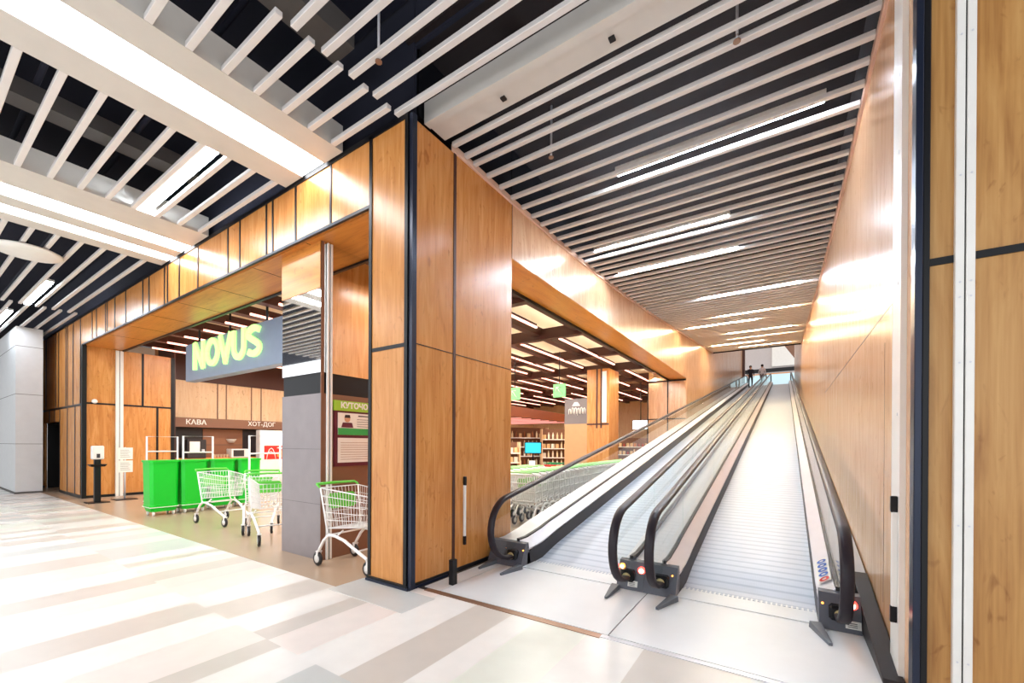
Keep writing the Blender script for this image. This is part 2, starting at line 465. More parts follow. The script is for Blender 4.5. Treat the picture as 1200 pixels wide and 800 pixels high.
struct(b.build('ceiling',[M['wood_y'],M['black']]),'orange wood soffit of the side opening beside the ramp','ceiling')
b=MB().box(-4.70,-3.24,17.28,17.4,0,4.11)
b.box(-3.94,-3.90,17.265,17.3,0,4.11,1).box(-4.72,-4.68,17.265,17.3,0,4.11,1).box(-4.7,-3.24,17.27,17.3,2.54,2.58,1).box(-4.7,-3.24,17.265,17.3,4.05,4.11,1)
struct(b.build('wall_left',[M['wood_gloss'],M['black']]),'wood panelled return closing the far end of the side opening')
# upper stretch beyond the slatted ceiling
b=MB().prism([(24.2,0),(43,0),(43,12),(24.2,12)],'x',-3.5,WX-.02)
b.box(-3.3,-3.05,42.6,43.1,5,12,1)
struct(b.build('wall_left',[M['wood_gloss'],M['darkbrown']]),'wood wall at the upper end of the ramp with a dark red post')
# ramp wall on the other side
w=MB().prism([(3.25,0),(43,0),(43,12),(24.2,12),(24.2,7.3)]+[(y,zc(y)+.9) for y in (20.5,17,13.8,11.5,9,7,5.6,3.25)],'x',RX,RX+.2)
w.prism([(y,zc(y)+.03) for y in (3.27,5.6,7,9,11.5,13.8,17,20.5,24.2)]+[(y,zc(y)+.85) for y in (24.2,20.5,17,13.8,11.5,9,7,5.6,3.27)],'x',RX-.004,RX+.05,2)  # wood above the slats in shade, painted as a dark maroon layer
w.box(RX-.002,RX+.002,3.8,9.95,2.527,2.533,1)
w.box(RX-.001,RX+.001,4.25,4.254,.3,2.3,1)
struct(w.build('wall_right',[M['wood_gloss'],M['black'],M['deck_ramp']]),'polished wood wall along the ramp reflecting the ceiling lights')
b=MB().box(RX-.03,RX,3.56,3.80,0,5.2)
for z in (.6,1.7,2.55,2.7,3.4,3.9): b.box(RX-.033,RX-.03,3.62,3.635,z,z+.02,1)
tag(b.build('shutter_guide',[M['white'],M['alu']]),'white vertical shutter guide on the ramp wall beside the dark corner trim','shutter guide')
# big oak panel wall beside the camera
w=MB().box(.655,4.5,3.2,3.4,0,4.95)
w.box(.66,4.5,3.192,3.21,2.50,2.54,1)
struct(w.build('wall_right',[M['wood_near'],M['black']]),'oak panel wall beside the camera with a dark horizontal joint')
b=MB().box(.60,.632,3.16,3.25,0,5.1,0,.004).box(.632,.662,3.17,3.26,0,5.1,1,.004)
struct(b.build('trim_2',[M['navy'],M['black']]),'dark blue corner trim between ramp wall and oak panel','trim')
for x,lab in ((.759,'white guide rail on the oak panel nearer the corner trim'),(.800,'white guide rail on the oak panel farther from the corner trim')):
    b=MB().box(x,x+.034,3.165,3.2,0,5.1,0,.003)
    for z in (.35,1.08,1.95,2.3,2.38,2.95,3.7,4.45): b.lathe([(.005,0),(.005,.003),(.001,.004)],(x+.017,3.161,z),8,1,'y')
    tag(b.build('guide_rail',[M['white_gloss'],M['alu']]),lab,'guide rail')
MB()
b=MB().box(.792,.801,3.18,3.199,0,5.1); struct(b.build('trim_3',M['black']),'dark gap between the two white guide rails','trim')
# bumper bars
for nm,x,y,lab,inw in (('r',RX-.03,3.61,'white vertical pull bar with black ends on the ramp wall by the walkway',-1),('l',WX,3.85,'white vertical pull bar with black ends on the corner pier',1)):
    t=thing('pull_bar',lab,'pull bar',(x,y,.30))
    if inw<0: t.location=(x,y,.365)
    MB().box(0,inw*.03,-.014,.014,.10,.72,0,.004).build('bar',M['white_gloss'],t)
    MB().box(0,inw*.035,-.016,.016,0,.105,0,.004).build('end_cap',M['black'],t)
    MB().box(0,inw*.035,-.016,.016,.71,.815,0,.004).build('end_cap',M['black'],t)
# edge trims where the slatted ceiling meets the walls
ys=[3.6+.8*i for i in range(26)]+[24.2]
for x0,x1,lab in ((WX,WX+.025,'thin pinkish ceiling edge trim along the shop side ramp wall'),(RX-.025,RX,'thin pinkish ceiling edge trim along the plain ramp wall')):
    poly=[(y,zc(y)-.03) for y in ys]+[(y,zc(y)+.05) for y in reversed(ys)]
    struct(MB().prism(poly,'x',x0,x1).build('trim_4',mat('pinkish edge trim',(232,196,176),.35)),lab,'trim')

# entrance return wall on the far side, kiosk wall
w=MB().box(-15.9,-15.70,FY,4.94,0,4.10)
w.box(-15.71,-15.69,FY,4.94,2.54,2.585,1)
w.box(-15.71,-15.69,4.19,4.24,2.58,4.1,1).box(-15.71,-15.69,4.53,4.58,0,2.55,1).box(-15.75,-15.685,4.88,4.97,0,4.1,1)
w.box(-15.71,-15.685,FY,4.94,0,.07,1)
w.box(-15.72,-15.64,FY-.02,FY+.07,0,4.12,2)
struct(w.build('wall_entrance',[M['wood'],M['black'],M['black']]),'wood panelled return wall of the entrance with dark corner edge')
def guide(x,y0,y1,z1,lab,dx=.04):
    b=MB()
    m=(y0+y1)/2
    b.box(x,x+dx,y0,m-.008,0,z1,0,.004).box(x,x+dx,m+.008,y1,0,z1,0,.004).box(x,x+dx*.5,m-.01,m+.01,0,z1,1)
    return tag(b.build('shutter_guide',[M['white_gloss'],M['black']]),lab,'shutter guide')
guide(-15.70,3.62,3.78,4.08,'white shutter guide on the return wall behind the notice stand',.06)

# ================================================================== PILLAR WITH MIRROR
p=MB()
p.box(-5.90,-4.97,3.10,4.3,0,2.15,0)
p.box(-4.975,-4.962,3.10,4.3,0,2.15,1)
for z in (.72,1.43): p.box(-5.9,-4.97,3.098,3.101,z-.0015,z+.0015,4)
p.box(-5.89,-4.98,3.115,4.29,2.15,2.42,2)
p.box(-5.90,-4.97,3.10,4.3,2.42,4.10,3)
p.box(-4.98,-4.965,3.10,3.14,2.15,4.1,1)
p.box(-5.905,-4.98,3.09,3.101,3.50,4.10,5)  # soffit reflection in the mirror, painted on as a wood band
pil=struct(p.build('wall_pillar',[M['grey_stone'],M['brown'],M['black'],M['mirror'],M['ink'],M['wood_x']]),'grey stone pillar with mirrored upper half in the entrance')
guide(-4.962,3.165,3.24,4.09,'white shutter guide on the brown side of the mirrored pillar',.03)
# notice board
nb=thing('mounted_notice_board','notice board with lime header and posters on the brown side of the pillar','notice board',(-4.958,3.27,1.2))
MB().box(0,.02,.0,.74,0,.86).build('back_board',M['burgundy'],nb)
MB().box(.0,.03,-.01,.75,.74,.875).build('header',M['board_lime'],nb)
text_mesh('header_lettering','КУТОЧОК',.1,M['paper'],nb,(.032,.09,.775),(0,1,0),(0,0,1),.002,.004,width=.5)
pc=MB().box(.02,.026,.05,.70,.42,.715).build('poster',M['paper'],nb)
MB().box(.026,.029,.05,.70,.42,.51).build('poster_band',M['board_green'],pc)
hd=MB(); hd.lathe([(.001,.030),(.04,.030),(.045,.027)],(0,.19,.635),14,0,'x'); hd.prism([(.10,.52),(.28,.52),(.26,.585),(.12,.585)],'x',.026,.030,1); hd.prism([(.145,.65),(.235,.65),(.225,.69),(.155,.69)],'x',.028,.031,2)
hd.build('portrait_print',[M['skin'],M['burgundy'],M['hair']],pc)
tl=MB().box(.026,.028,.36,.58,.675,.69)
for i in range(4): tl.box(.026,.0275,.34,.66,.535+.032*i,.541+.032*i)
tl.build('text_lines',M['ink'],pc)
p2=MB().box(.02,.026,.05,.70,.05,.38).build('poster',M['paper'],nb)
tl=MB()
for i in range(8): tl.box(.026,.0275,.09,.62-.05*(i%3),.09+.032*i,.095+.032*i)
tl.build('text_lines',M['cocoa'],p2)

# ================================================================== CORRIDOR CEILING
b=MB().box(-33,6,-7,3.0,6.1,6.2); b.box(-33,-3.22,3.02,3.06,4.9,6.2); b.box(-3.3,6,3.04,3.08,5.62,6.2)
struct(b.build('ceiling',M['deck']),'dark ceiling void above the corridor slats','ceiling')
# ramp ceiling void
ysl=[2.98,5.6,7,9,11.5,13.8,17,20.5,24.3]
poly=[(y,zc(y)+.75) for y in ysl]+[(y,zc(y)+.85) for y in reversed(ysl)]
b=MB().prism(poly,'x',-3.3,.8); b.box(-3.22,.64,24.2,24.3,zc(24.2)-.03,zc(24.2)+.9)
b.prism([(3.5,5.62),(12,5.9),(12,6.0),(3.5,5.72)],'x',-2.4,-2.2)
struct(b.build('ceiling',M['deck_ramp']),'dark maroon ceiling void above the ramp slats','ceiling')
# beams
bm_=thing('ceiling_beam','broad white ceiling beam with one wide light strip, ending over the shop header','ceiling beam')
MB().box(-5.53,-5.13,-6.8,2.94,4.88,5.18).box(-4.66,-4.30,-6.8,2.94,4.88,5.18).box(-5.13,-4.66,-6.8,2.94,4.93,5.18).build('beam_casing',M['beam'],bm_)
MB().box(-5.125,-4.665,-6.8,2.935,4.89,4.928).build('light_strip',M['strip'],bm_)
bm_=thing('ceiling_beam','white ceiling beam with two light strips farther along the corridor','ceiling beam')
MB().box(-9.95,-9.62,-6.8,2.94,4.88,5.18).box(-9.30,-8.96,-6.8,2.94,4.88,5.18).box(-8.55,-7.88,-6.8,2.94,4.88,5.18).box(-9.62,-8.55,-6.8,2.94,4.93,5.18).build('beam_casing',M['beam'],bm_)
MB().box(-9.615,-9.305,-6.8,2.935,4.89,4.928).build('light_strip',M['strip'],bm_)
MB().box(-8.955,-8.555,-6.8,2.935,4.89,4.928).build('light_strip',M['strip'],bm_)
du=MB().box(-3.95,-3.62,-6,2.6,5.45,5.7); tag(du.build('ventilation_duct',M['duct']),'grey duct hung in the dark ceiling void beside the broad beam','duct')
du=MB().box(-7.6,-7.3,-6,2.6,5.45,5.65); tag(du.build('ventilation_duct',M['duct']),'grey duct hung in the dark void between the two light beams','duct')
pp=MB()
for y in (1.0,1.9): pp.tube([(-33,y,5.7),(-6,y,5.7),(5,y,5.75)],.03,8)
tag(pp.build('ceiling_pipe',M['deck']),'thin dark pipes crossing the ceiling void above the corridor','pipes')
bm_=thing('ceiling_beam','wide white beam with square cut-outs over the foot of the ramp','ceiling beam')
g=MB().box(-3.2,.6,3.15,3.24,4.88,5.1).box(-3.2,.6,3.24,3.47,4.90,5.15)
g.build('beam_casing',M['beam'],bm_)
for x in (-2.35,-1.25,-.45): MB().box(x,x+.05,3.33,3.38,4.885,4.905).build('sprinkler_cutout',M['black'],bm_)
# slats
SW,SH=.058,.048
def slat(x0,x1,y,z,label,group):
    b=MB().box(x0,x1,y-SW/2,y+SW/2,z,z+SH,0,.004)
    return tag(b.build('ceiling_slat',M['slat']),label,'ceiling slat',group)
n=0
for i in range(7):
    slat(-4.30,-3.355,1.18+.2725*(i),4.88,'short white slat at the broad beam, %s outwards from the shop header'%ordw(7-i),'short slats beside the broad beam')
for i in range(5):
    slat(-3.37,3.2,1.85+.2675*i,4.88,'long white slat over the corridor before the ramp, %s outwards from the ramp beam'%ordw(5-i),'long slats before the ramp')
for i in range(32):
    y=2.818-.2715*i
    slat(-7.88,-5.53,y,4.88,'white slat between the two light beams, %s outwards from the shop header'%ordw(i+1),'slats between the light beams')
for i in range(32):
    y=2.70-.276*i
    slat(-15.65,-9.95,y,4.88,'white slat beyond the double strip beam, %s outwards from the shop header'%ordw(i+1),'slats beyond the double strip beam')
for i in range(7):
    y=2.83-.275*i
    slat(-30,-15.63,y,4.88,'distant white slat over the pale pier, %s outwards from the panelled wall'%ordw(i+1),'distant slats over the pier')
ry=[3.60,3.82,3.985]
y=4.255
while y<24.1: ry.append(y); y+=.2785
for i,y in enumerate(ry):
    slat(WX+.03,RX-.03,y,zc(y),'white slat across the ramp ceiling, %s upwards from the wide beam'%ordw(i+1),'slats across the ramp ceiling')
# lights
def tube_light(x0,x1,y,z,label,group,m,w=.07):
    t=thing('ceiling_light',label,'ceiling light',((x0+x1)/2,y,z),0,group)
    h=(x1-x0)/2
    MB().box(-h,h,-w/2-.015,w/2+.015,.02,.07).build('housing',M['white'],t)
    MB().box(-h+.01,h-.01,-w/2,w/2,-.015,.02,0,.01).build('tube',m,t)
    return t
tube_light(-7.8,-5.6,2.145,4.93,'bright tube light between the two light beams','corridor tube lights',M['tube_corridor'],.1)
tube_light(-15.75,-13.2,2.0,4.93,'bright tube light in the farther slats beyond the double strip beam','corridor tube lights',M['tube_corridor'],.1)
tube_light(-19.5,-17,1.86,4.93,'tube light among the distant slats over the pale pier','corridor tube lights',M['tube_corridor'],.1)
rl=[(-1.80,.32,5.11),(-2.87,-.71,7.04),(-2.9,-.71,8.4),(-1.8,.3,11.4),(-1.8,.3,14.1),(-2.9,-.75,15.6),(-1.9,.2,18.0),(-1.9,.2,19.6),(-2.9,-.8,21.4),(-1.9,.2,23.0)]
for i,(a,b_,y) in enumerate(rl):
    tube_light(a,b_,y,zc(y)+.02,'strip light in the ramp ceiling, %s upwards from the wide beam'%ordw(i+1),'ramp strip lights',M['tube'] if y<13 else M['tube_warm'],.07)
# round ceiling dish
t=thing('ceiling_disc','round white dish hanging under the slats beyond the double strip beam','ceiling disc',(-11.15,1.42,4.78))
MB().lathe([(.02,.0),(.30,.01),(.42,.04),(.44,.07),(.40,.09),(.05,.11)],n=28).build('dish',M['white'],t)
MB().tube([(0,0,.1),(0,0,1.3)],.012).build('hanging_rod',M['black'],t)
for x,y,lab in ((-2.3,4.3,'small sprinkler hanging between slats near the corner pier'),(-.35,3.9,'small sprinkler hanging between slats over the walkways'),(-3.0,2.4,'small sprinkler hanging before the wide ramp beam')):
    t=thing('ceiling_sprinkler',lab,'sprinkler',(x,y,4.86))
    MB().tube([(0,0,0),(0,0,.6)],.012).build('pipe',M['alu'],t)
    MB().lathe([(.03,-.01),(.03,0),(.01,.01),(.012,.05)],n=10).build('head',M['copper'],t)

# ================================================================== FAR PIER
b=MB().box(-23.2,-18.6,2.15,2.68,0,4.86)
for z in (1.45,2.9,4.3): b.box(-23.2,-18.597,2.147,2.68,z-.006,z+.006,1)
b.box(-23.2,-18.58,2.13,2.69,0,.05,1)
struct(b.build('wall_pier',[M['pier'],M['duct']]),'pale grey clad pier at the far end of the corridor')
b=MB().box(-33.2,-33,-7,3,0,6.1); struct(b.build('wall_end',M['white']),'pale end wall of the corridor')
struct(MB().box(-33.05,-33,1.6,2.6,0,4.5).build('trim_5',M['wood']),'orange wood strip at the corridor end','trim')

# ================================================================== MOVING WALKWAYS
YT=41.0
def walk(label,xl,xr,outer):
    """xl,xr: handrail planes; outer: (xl_out, xr_out) extents of the cladding"""
    t=thing('moving_walkway',label,'moving walkway')
    bl,br=xl+.145,xr-.14
    ys=[4.3,4.62,4.8,5.0,5.2,5.5]+[6+i*1.0 for i in range(35)]+[YT,YT+1.2]
    def zbb(y): return zb(y) if y<YT else zb(YT)
    rings=MB()
    top=[(y,zbb(y)) for y in ys if y>=4.62]
    rings.prism(top+[(y,z-.12) for y,z in reversed(top)],'x',bl,br)
    rings.build('belt',M['pallet'],t)
    cp=MB().box(bl,br,4.31,4.60,0,.014)
    for i in range(28): 
        x=bl+.02+(br-bl-.04)*i/27; cp.box(x-.008,x+.008,4.60,4.66,.004,.014)
    cp.build('comb_plate',M['steel'],t)
    for xh,s,xo in ((xl,1,outer[0]),(xr,-1,outer[1])):
        xi=bl if s>0 else br
        # skirt
        yk=[y for y in ys if y>=4.75]
        yk=[4.42,4.58]+yk
        MB().prism([(y,zbb(y)-.05) for y in yk]+[(y,zbb(y)+(.2 if y>4.5 else .13)) for y in reversed(yk)],'x',xi,xi-s*.018).build('skirt',M['skirt'],t)
        # inner deck
        d=MB(); yd=[y for y in ys if y>=5.0]; yd=[4.43,4.62]+yd
        A=[(xi-s*.0,y,zbb(y)+.2) for y in yd]; B=[(xh+s*.02,y,zbb(y)+.285) for y in yd]
        A2=[(p[0]-s*.0,p[1],p[2]-.02) for p in A]; B2=[(p[0],p[1],p[2]-.06) for p in B]
        d.loft([[A[i],B[i],B2[i],A2[i]] for i in range(len(yd))],smooth=False)
        d.build('inner_deck',M['deck_metal'],t)
        c=MB(); c.prism([(y,zbb(y)+.26) for y in yd]+[(y,zbb(y)+.305) for y in reversed(yd)],'x',xh-.02,xh+.02); c.build('glass_clamp',M['skirt'],t)
        # outer deck
        yo=[y for y in yd if y>4.9] if xo>0 else yd
        d=MB(); d.prism([(y,zbb(y)-.1) for y in yo]+[(y,zbb(y)+.255) for y in reversed(yo)],'x',xh-s*.018,xo)
        d.build('outer_deck',M['deck_metal'] if xo<0 else M['alu'],t)
        # handrail path
        cy,cz,r=4.21,.50,.37
        path=[(4.47,.135),(4.36,.125)]
        for k in range(0,15):
            a=math.radians(270-k*(270-100)/14); path.append((cy+r*math.cos(a),cz+r*math.sin(a)))
        y1,z1=path[-1]
        def zh(y): return z1+SLOPE*(y-y1)
        path+=[(4.6,zh(4.6)),(6,zh(6)),(12,zh(12)),(20,zh(20)),(30,zh(30)),(YT-.6,zh(YT-.6))]
        yt,zt=YT-.6,zh(YT-.6)
        path+=[(yt+.6,zt+.06),(yt+1.4,zt+.06)]
        for k in range(1,8):
            a=math.radians(90-k*22); path.append((yt+1.4+.36*math.cos(a),zt-.30+.36*math.sin(a)))
        hw=.043
        rings=[]
        for i,(y,z) in enumerate(path):
            y_a,z_a=path[max(i-1,0)]; y_b,z_b=path[min(i+1,len(path)-1)]
            tx,tz=y_b-y_a,z_b-z_a; l=math.hypot(tx,tz); nx,nz=-tz/l,tx/l
            prof=[(-hw,-.012),(-hw*.92,.012),(-hw*.6,.022),(hw*.6,.022),(hw*.92,.012),(hw,-.012),(hw*.75,-.024),(-hw*.75,-.024)]
            sg=1
            # outward side of the loop is to the left of travel reversed
            rings.append([(xh+a,y+nx*b_*sg,z+nz*b_*sg) for a,b_ in prof])
        MB().loft(rings).build('handrail',M['rubber'],t)
        # glass: curved end panel then straight panels
        def glass(poly,nm='glass_panel'):
            MB().prism(poly,'x',xh-.006,xh+.006).build(nm,M['glass'],t)
        arc=[]
        for k in range(0,13):
            a=math.radians(262-k*(262-100)/12); arc.append((cy+(r-.025)*math.cos(a),cz+(r-.025)*math.sin(a)))
        ye=5.35
        glass([(4.50,zbb(4.62)+.28),(4.46,.28)]+arc+[(ye,zh(ye)-.03),(ye,zbb(ye)+.29)])
        y=ye+.012
        while y<YT-.7:
            y2=min(y+2.6,YT-.6)
            glass([(y,zbb(y)+.29),(y2,zbb(y2)+.29),(y2,zh(y2)-.03),(y,zh(y)-.03)]); y=y2+.012
        # newel base
        x0,x1=(xo,xi) if s>0 else (xi,xo)
        if xo==-1.20: x0=-1.475
        if s<0 and xo>0: x1=.52
        nb=MB().prism([(4.25,.0),(4.375,.275),(4.44,.285),(4.5,.0)],'x',x0,x1-.0).build('newel_base',M['base'],t)
        MB().box(xh-.075,xh+.075,4.262,4.40,.08,.20,0,.02).build('handrail_inlet',M['black'],nb)
        MB().lathe([(.030,-.004),(.042,-.004),(.042,.02),(.030,.02)],(xh,4.250,.135),16,0,'y').build('inlet_brush',M['brush'],nb)
        yield t,nb,xh,s,x0,x1
def frontpt(x,h,off=0):   # point on the sloping front of a newel base, h up the slope
    y=4.25+.125*h/.275; return (x,y-off,h)
def lamp(nb,x,h,rad,m,nm='signal_lamp'):
    c=frontpt(x,h,.002)
    o=MB().lathe([(rad,.012),(rad,-.006),(rad*.75,-.014)],(c[0],c[1],c[2]),18,0,'y').build(nm,m,nb)
    MB().lathe([(rad*.7,-.012),(rad*.5,-.018),(.002,-.021)],(c[0],c[1],c[2]),14,0,'y').build('lamp_lens',M['lamp_core'],o)
    return o
def rating_plate(nb,x,h):
    b=MB(); p=[frontpt(x-.05,h,.004),frontpt(x+.05,h,.004),frontpt(x+.05,h+.055,.004),frontpt(x-.05,h+.055,.004)]
    q=[(a,b_+.006,c) for a,b_,c in p]
    b.loft([p,q],smooth=False); o=b.build('rating_plate',M['paper'],nb)
    t=MB()
    for i in range(3): 
        a=frontpt(x-.035,h+.012+.013*i,.006); t.box(a[0],a[0]+.06,a[1]-.001,a[1]+.001,a[2],a[2]+.004)
    t.build('plate_print',M['ink'],o)
def dots(nb,x,h):
    c=frontpt(x,h,.002); MB().lathe([(.008,.004),(.008,-.004),(.001,-.006)],c,10,0,'y').build('pilot_light',M['amber_lamp'],nb)
for t,nb,xh,s,x0,x1 in walk('moving walkway ramp with glass sides next to the shop opening',-2.81,-1.37,(-3.16,-1.20)):
    if s<0: lamp(nb,-1.44,.215,.03,M['amber_lamp']); lamp(nb,-1.235,.20,.038,M['red_lamp']); rating_plate(nb,-1.31,.04)
    else: dots(nb,-2.68,.2)
for t,nb,xh,s,x0,x1 in walk('moving walkway ramp with glass sides next to the plain wood wall',-1.03,.384,(-1.198,.63)):
    if s>0: dots(nb,-.93,.2)
    else:
        lamp(nb,.458,.205,.042,M['red_lamp']); rating_plate(nb,.466,.04); dots(nb,.27,.19)
        stk=MB()
        # pictogram sticker on the inner deck
        ya,yb=4.66,5.14
        def dk(y,f): return (.244+(.364-.244)*f, y, (zb(5.0) if False else .2+zb(4.62)+(.085)*f)+ (zb(y)-zb(4.62)))
        st=MB().add([tuple(Vector(dk(ya,.1))+Vector((0,0,.028))),tuple(Vector(dk(ya,.9))+Vector((0,0,.028))),tuple(Vector(dk(yb,.9))+Vector((0,0,.028))),tuple(Vector(dk(yb,.1))+Vector((0,0,.028)))],[(0,1,2,3)]).build('safety_sticker',M['paper'],t)
        for i in range(5):
            yy=4.71+.092*i; fr_=(yy-ya)/(yb-ya); c=Vector(dk(ya,.5)).lerp(Vector(dk(yb,.5)),fr_)+Vector((0,0,.034)); n=Vector((-.58,-.1,.81)).normalized()
            ux=Vector((.82,0,.57)).normalized(); uy=n.cross(ux)
            ring=MB(); R1=[c+ux*math.cos(a)*.043+uy*math.sin(a)*.043 for a in [2*math.pi*k/16 for k in range(16)]]
            R2=[c+ux*math.cos(a)*.02+uy*math.sin(a)*.02 for a in [2*math.pi*k/16 for k in range(16)]]
            ring.loft([R1,R2],caps=False); ring.build('pictogram',M['red'] if i==0 else M['blue'],st)
        # black infill between walkway and wall
        MB().prism([(3.45,0.002),(4.95,.002),(4.95,.345),(4.85,.325),(4.4,.22),(3.5,.03)],'x',.525,.632).build('wall_infill',M['skirt'],t)
# guard wedges on the landing plates
def wedge(x,y,dx,label):
    b=MB(); L=.34
    b.loft([[(-.012,0,0),(.012,0,0),(.012,0,.022),(-.012,0,.022)],[(-.045,L,0),(.045,L,0),(.04,L,.05),(-.04,L,.05)]],smooth=False)
    o=b.build('guard_wedge',M['wedge']); o.location=(x,y,.006); o.rotation_euler=(0,0,math.atan2(-dx,L))
    return tag(o,label,'guard wedge','guard wedges before the walkways')
wedge(-2.71,3.90,.05,'small grey guard wedge on the steel plate next to the shop side walkway end')
wedge(-3.06,3.95,.0,'dark guard wedge on the steel plate along the corner pier')
wedge(-1.45,3.88,-.02,'grey guard wedge under the twin handrails, nearer the shop')
wedge(-.965,3.88,.08,'grey guard wedge under the twin handrails, nearer the wood wall')
wedge(.295,3.91,-.08,'grey guard wedge before the single handrail by the wood wall')

# upper landing and hall behind
zt=zb(YT)
b=MB().box(-8,6,YT+.2,60,zt-.3,zt-.01); struct(b.build('floor',M['store_floor']),'upper landing floor at the top of the ramp','floor')
b=MB().box(-10,8,52,52.3,zt,16)
b.box(-10,8,51.95,52,9.35,9.75,1); b.box(-10,.4,51.9,52,8.9,9.2,2)
b.prism([(-1.2,9.9),(1.2,9.9),(-.5,12.6),(-1.2,12.9)],'y',51.8,51.97,3)
b.prism([(1.2,9.9),(2.4,9.9),(2.4,13.4),(-.2,13.4),(-.5,12.6)],'y',51.8,51.97,4)
struct(b.build('wall_upper',[M['hall'],M['black'],M['orange'],M['white'],M['brown']]),'pale upper hall wall with black beam seen over the top of the ramp')
b=MB().box(-4.5,2.0,50.5,50.55,zt,8.9); struct(b.build('window_1',M['hall_blue']),'bright glazed front behind the people at the ramp top','window')
b=MB().box(-10,8,24.3,52,15,15.1); struct(b.build('ceiling',M['white']),'white ceiling of the upper hall','ceiling')

# ================================================================== NOVUS SIGN
def stroke_letter(ch,x0,z0,wd,ht,parent):
    # heavy rounded strokes, one mesh per letter
    t=.132; h=t/2; b=MB()
    def ribbon(pts):
        L=[];Rr=[]
        for i,(x,z) in enumerate(pts):
            a=pts[max(i-1,0)]; c=pts[min(i+1,len(pts)-1)]
            dx,dz=c[0]-a[0],c[1]-a[1]; l=math.hypot(dx,dz) or 1; nx,nz=-dz/l*h,dx/l*h
            L.append((x+nx,z+nz)); Rr.append((x-nx,z-nz))
        rings=[[(l[0],-.06,l[1]),(r[0],-.06,r[1]),(r[0],-.004,r[1]),(l[0],-.004,l[1])] for l,r in zip(L,Rr)]
        b.loft(rings,smooth=False)
    def arc(cx,cz,rx,rz_,a0,a1,n=14): return [(cx+rx*math.cos(math.radians(a0+(a1-a0)*k/n)),cz+rz_*math.sin(math.radians(a0+(a1-a0)*k/n))) for k in range(n+1)]
    W,H=wd,ht
    if ch=='N': P=[[(h,0),(h,H)],[(h+.01,H-.02),(W-h-.01,.02)],[(W-h,0),(W-h,H)]]
    elif ch=='V': P=[[(h*.9,H),(W/2+.02,.0)],[(W-h*.9,H),(W/2-.02,.0)]]
    elif ch=='O': P=[arc(W/2,H/2,W/2-h,H/2-h,0,360,28)]
    elif ch=='U': P=[[(h,H)]+arc(W/2,W/2,W/2-h,W/2-h,180,360,16)+[(W-h,H)]]
    else: P=[arc(W/2,H*.74,W/2-h,H*.26-h,25,230,14)+[(W*.5,H*.51),(W*.66,H*.45)]+arc(W/2,H*.27,W/2-h,H*.27-h,40,-155,14)]
    for p in P: ribbon([(x0+a,z0+c) for a,c in p])
    return b.build('letter',M['sign_green'],parent)
sg=thing('hanging_sign','blue grey sign box with green letters hanging in the shop entrance','sign',(-10.7,4.4,3.105))
MB().box(-2.45,2.4,0,.22,0,.95,0,.012).build('sign_box',M['signbox'],sg)
bx=[(-1.84,.62),(-1.12,.70),(-.42,.66),(.26,.60),(.93,.62)]
for ch,(x,wd) in zip('NOVUS',bx):
    stroke_letter(ch,x,.24,wd,.68,sg)
for x in (-1.9,-.2,1.5): MB().tube([(x,.11,.95),(x,.11,1.9)],.025,8).build('hanging_rod',M['black'],sg)

# ================================================================== STORE SHELL
b=MB().box(-33,-3.9,3.85,30,5.15,5.2); struct(b.build('ceiling',M['beige_deck']),'beige ceiling boards above the supermarket grid','ceiling')
b=MB().box(-17.3,-17.0,4.95,30,0,5.15); 
for y in (6.62,6.9,7.75,8.1,9.3,9.5): b.box(-17.01,-16.985,y,y+.035,2.3,3.62,1)
b.box(-17.0,-16.98,4.95,30,3.62,5.15,2)
struct(b.build('wall_store',[M['wood_pale'],M['brown'],M['darkbrown']]),'pale wood wall behind the coffee counter')
struct(MB().box(-33,-3.3,29,29.2,0,5.15).build('wall_store',M['wood_pale']),'pale wood wall at the back of the supermarket')
struct(MB().box(-4.7,-3.25,17.4,29,0,5.15).build('wall_store',M['wood_pale']),'wood wall behind the far end of the side opening')
struct(MB().box(-15.95,-15.72,4.94,4.98,0,4.1).box(-17.2,-15.7,4.96,5.0,0,5.1).build('wall_store',M['darkbrown']),'dark side cheek of the coffee counter niche')
# brown ceiling grid
k=0
for i in range(11):
    x=-4.38-1.18*i
    o=MB().box(x-.11,x+.11,3.9,28.5,4.40,4.62).build('ceiling_grid_beam',M['darkbrown'])
    tag(o,'dark brown grid beam running deep into the shop, %s from the side opening'%ordw(i+1),'grid beam','long grid beams of the shop ceiling')
for i in range(8):
    y=7.0+2.75*i
    o=MB().box(-16.9,-3.95,y-.09,y+.09,4.30,4.58).build('ceiling_grid_beam',M['darkbrown'])
    tag(o,'dark brown cross beam of the shop ceiling, %s from the entrance'%ordw(i+1),'grid beam','cross grid beams of the shop ceiling')
for i in range(10):
    x=-4.97-1.18*i
    for j,(y0,y1) in enumerate(((4.4,8.6),(9.8,14.0),(15.2,19.4),(20.6,25.5))):
        o=thing('ceiling_strip_light','rosy shop strip light, line %s from the side opening, %s from the entrance'%(ordw(i+1),ordw(j+1)),'strip light',(x,(y0+y1)/2,4.28),0,'rosy strip lights of the shop')
        h=(y1-y0)/2
        MB().box(-.012,.012,-h,h,.04,.10).build('housing',M['darkbrown'],o)
        MB().box(-.026,.026,-h,h,.0,.04).build('tube',M['pink'],o)

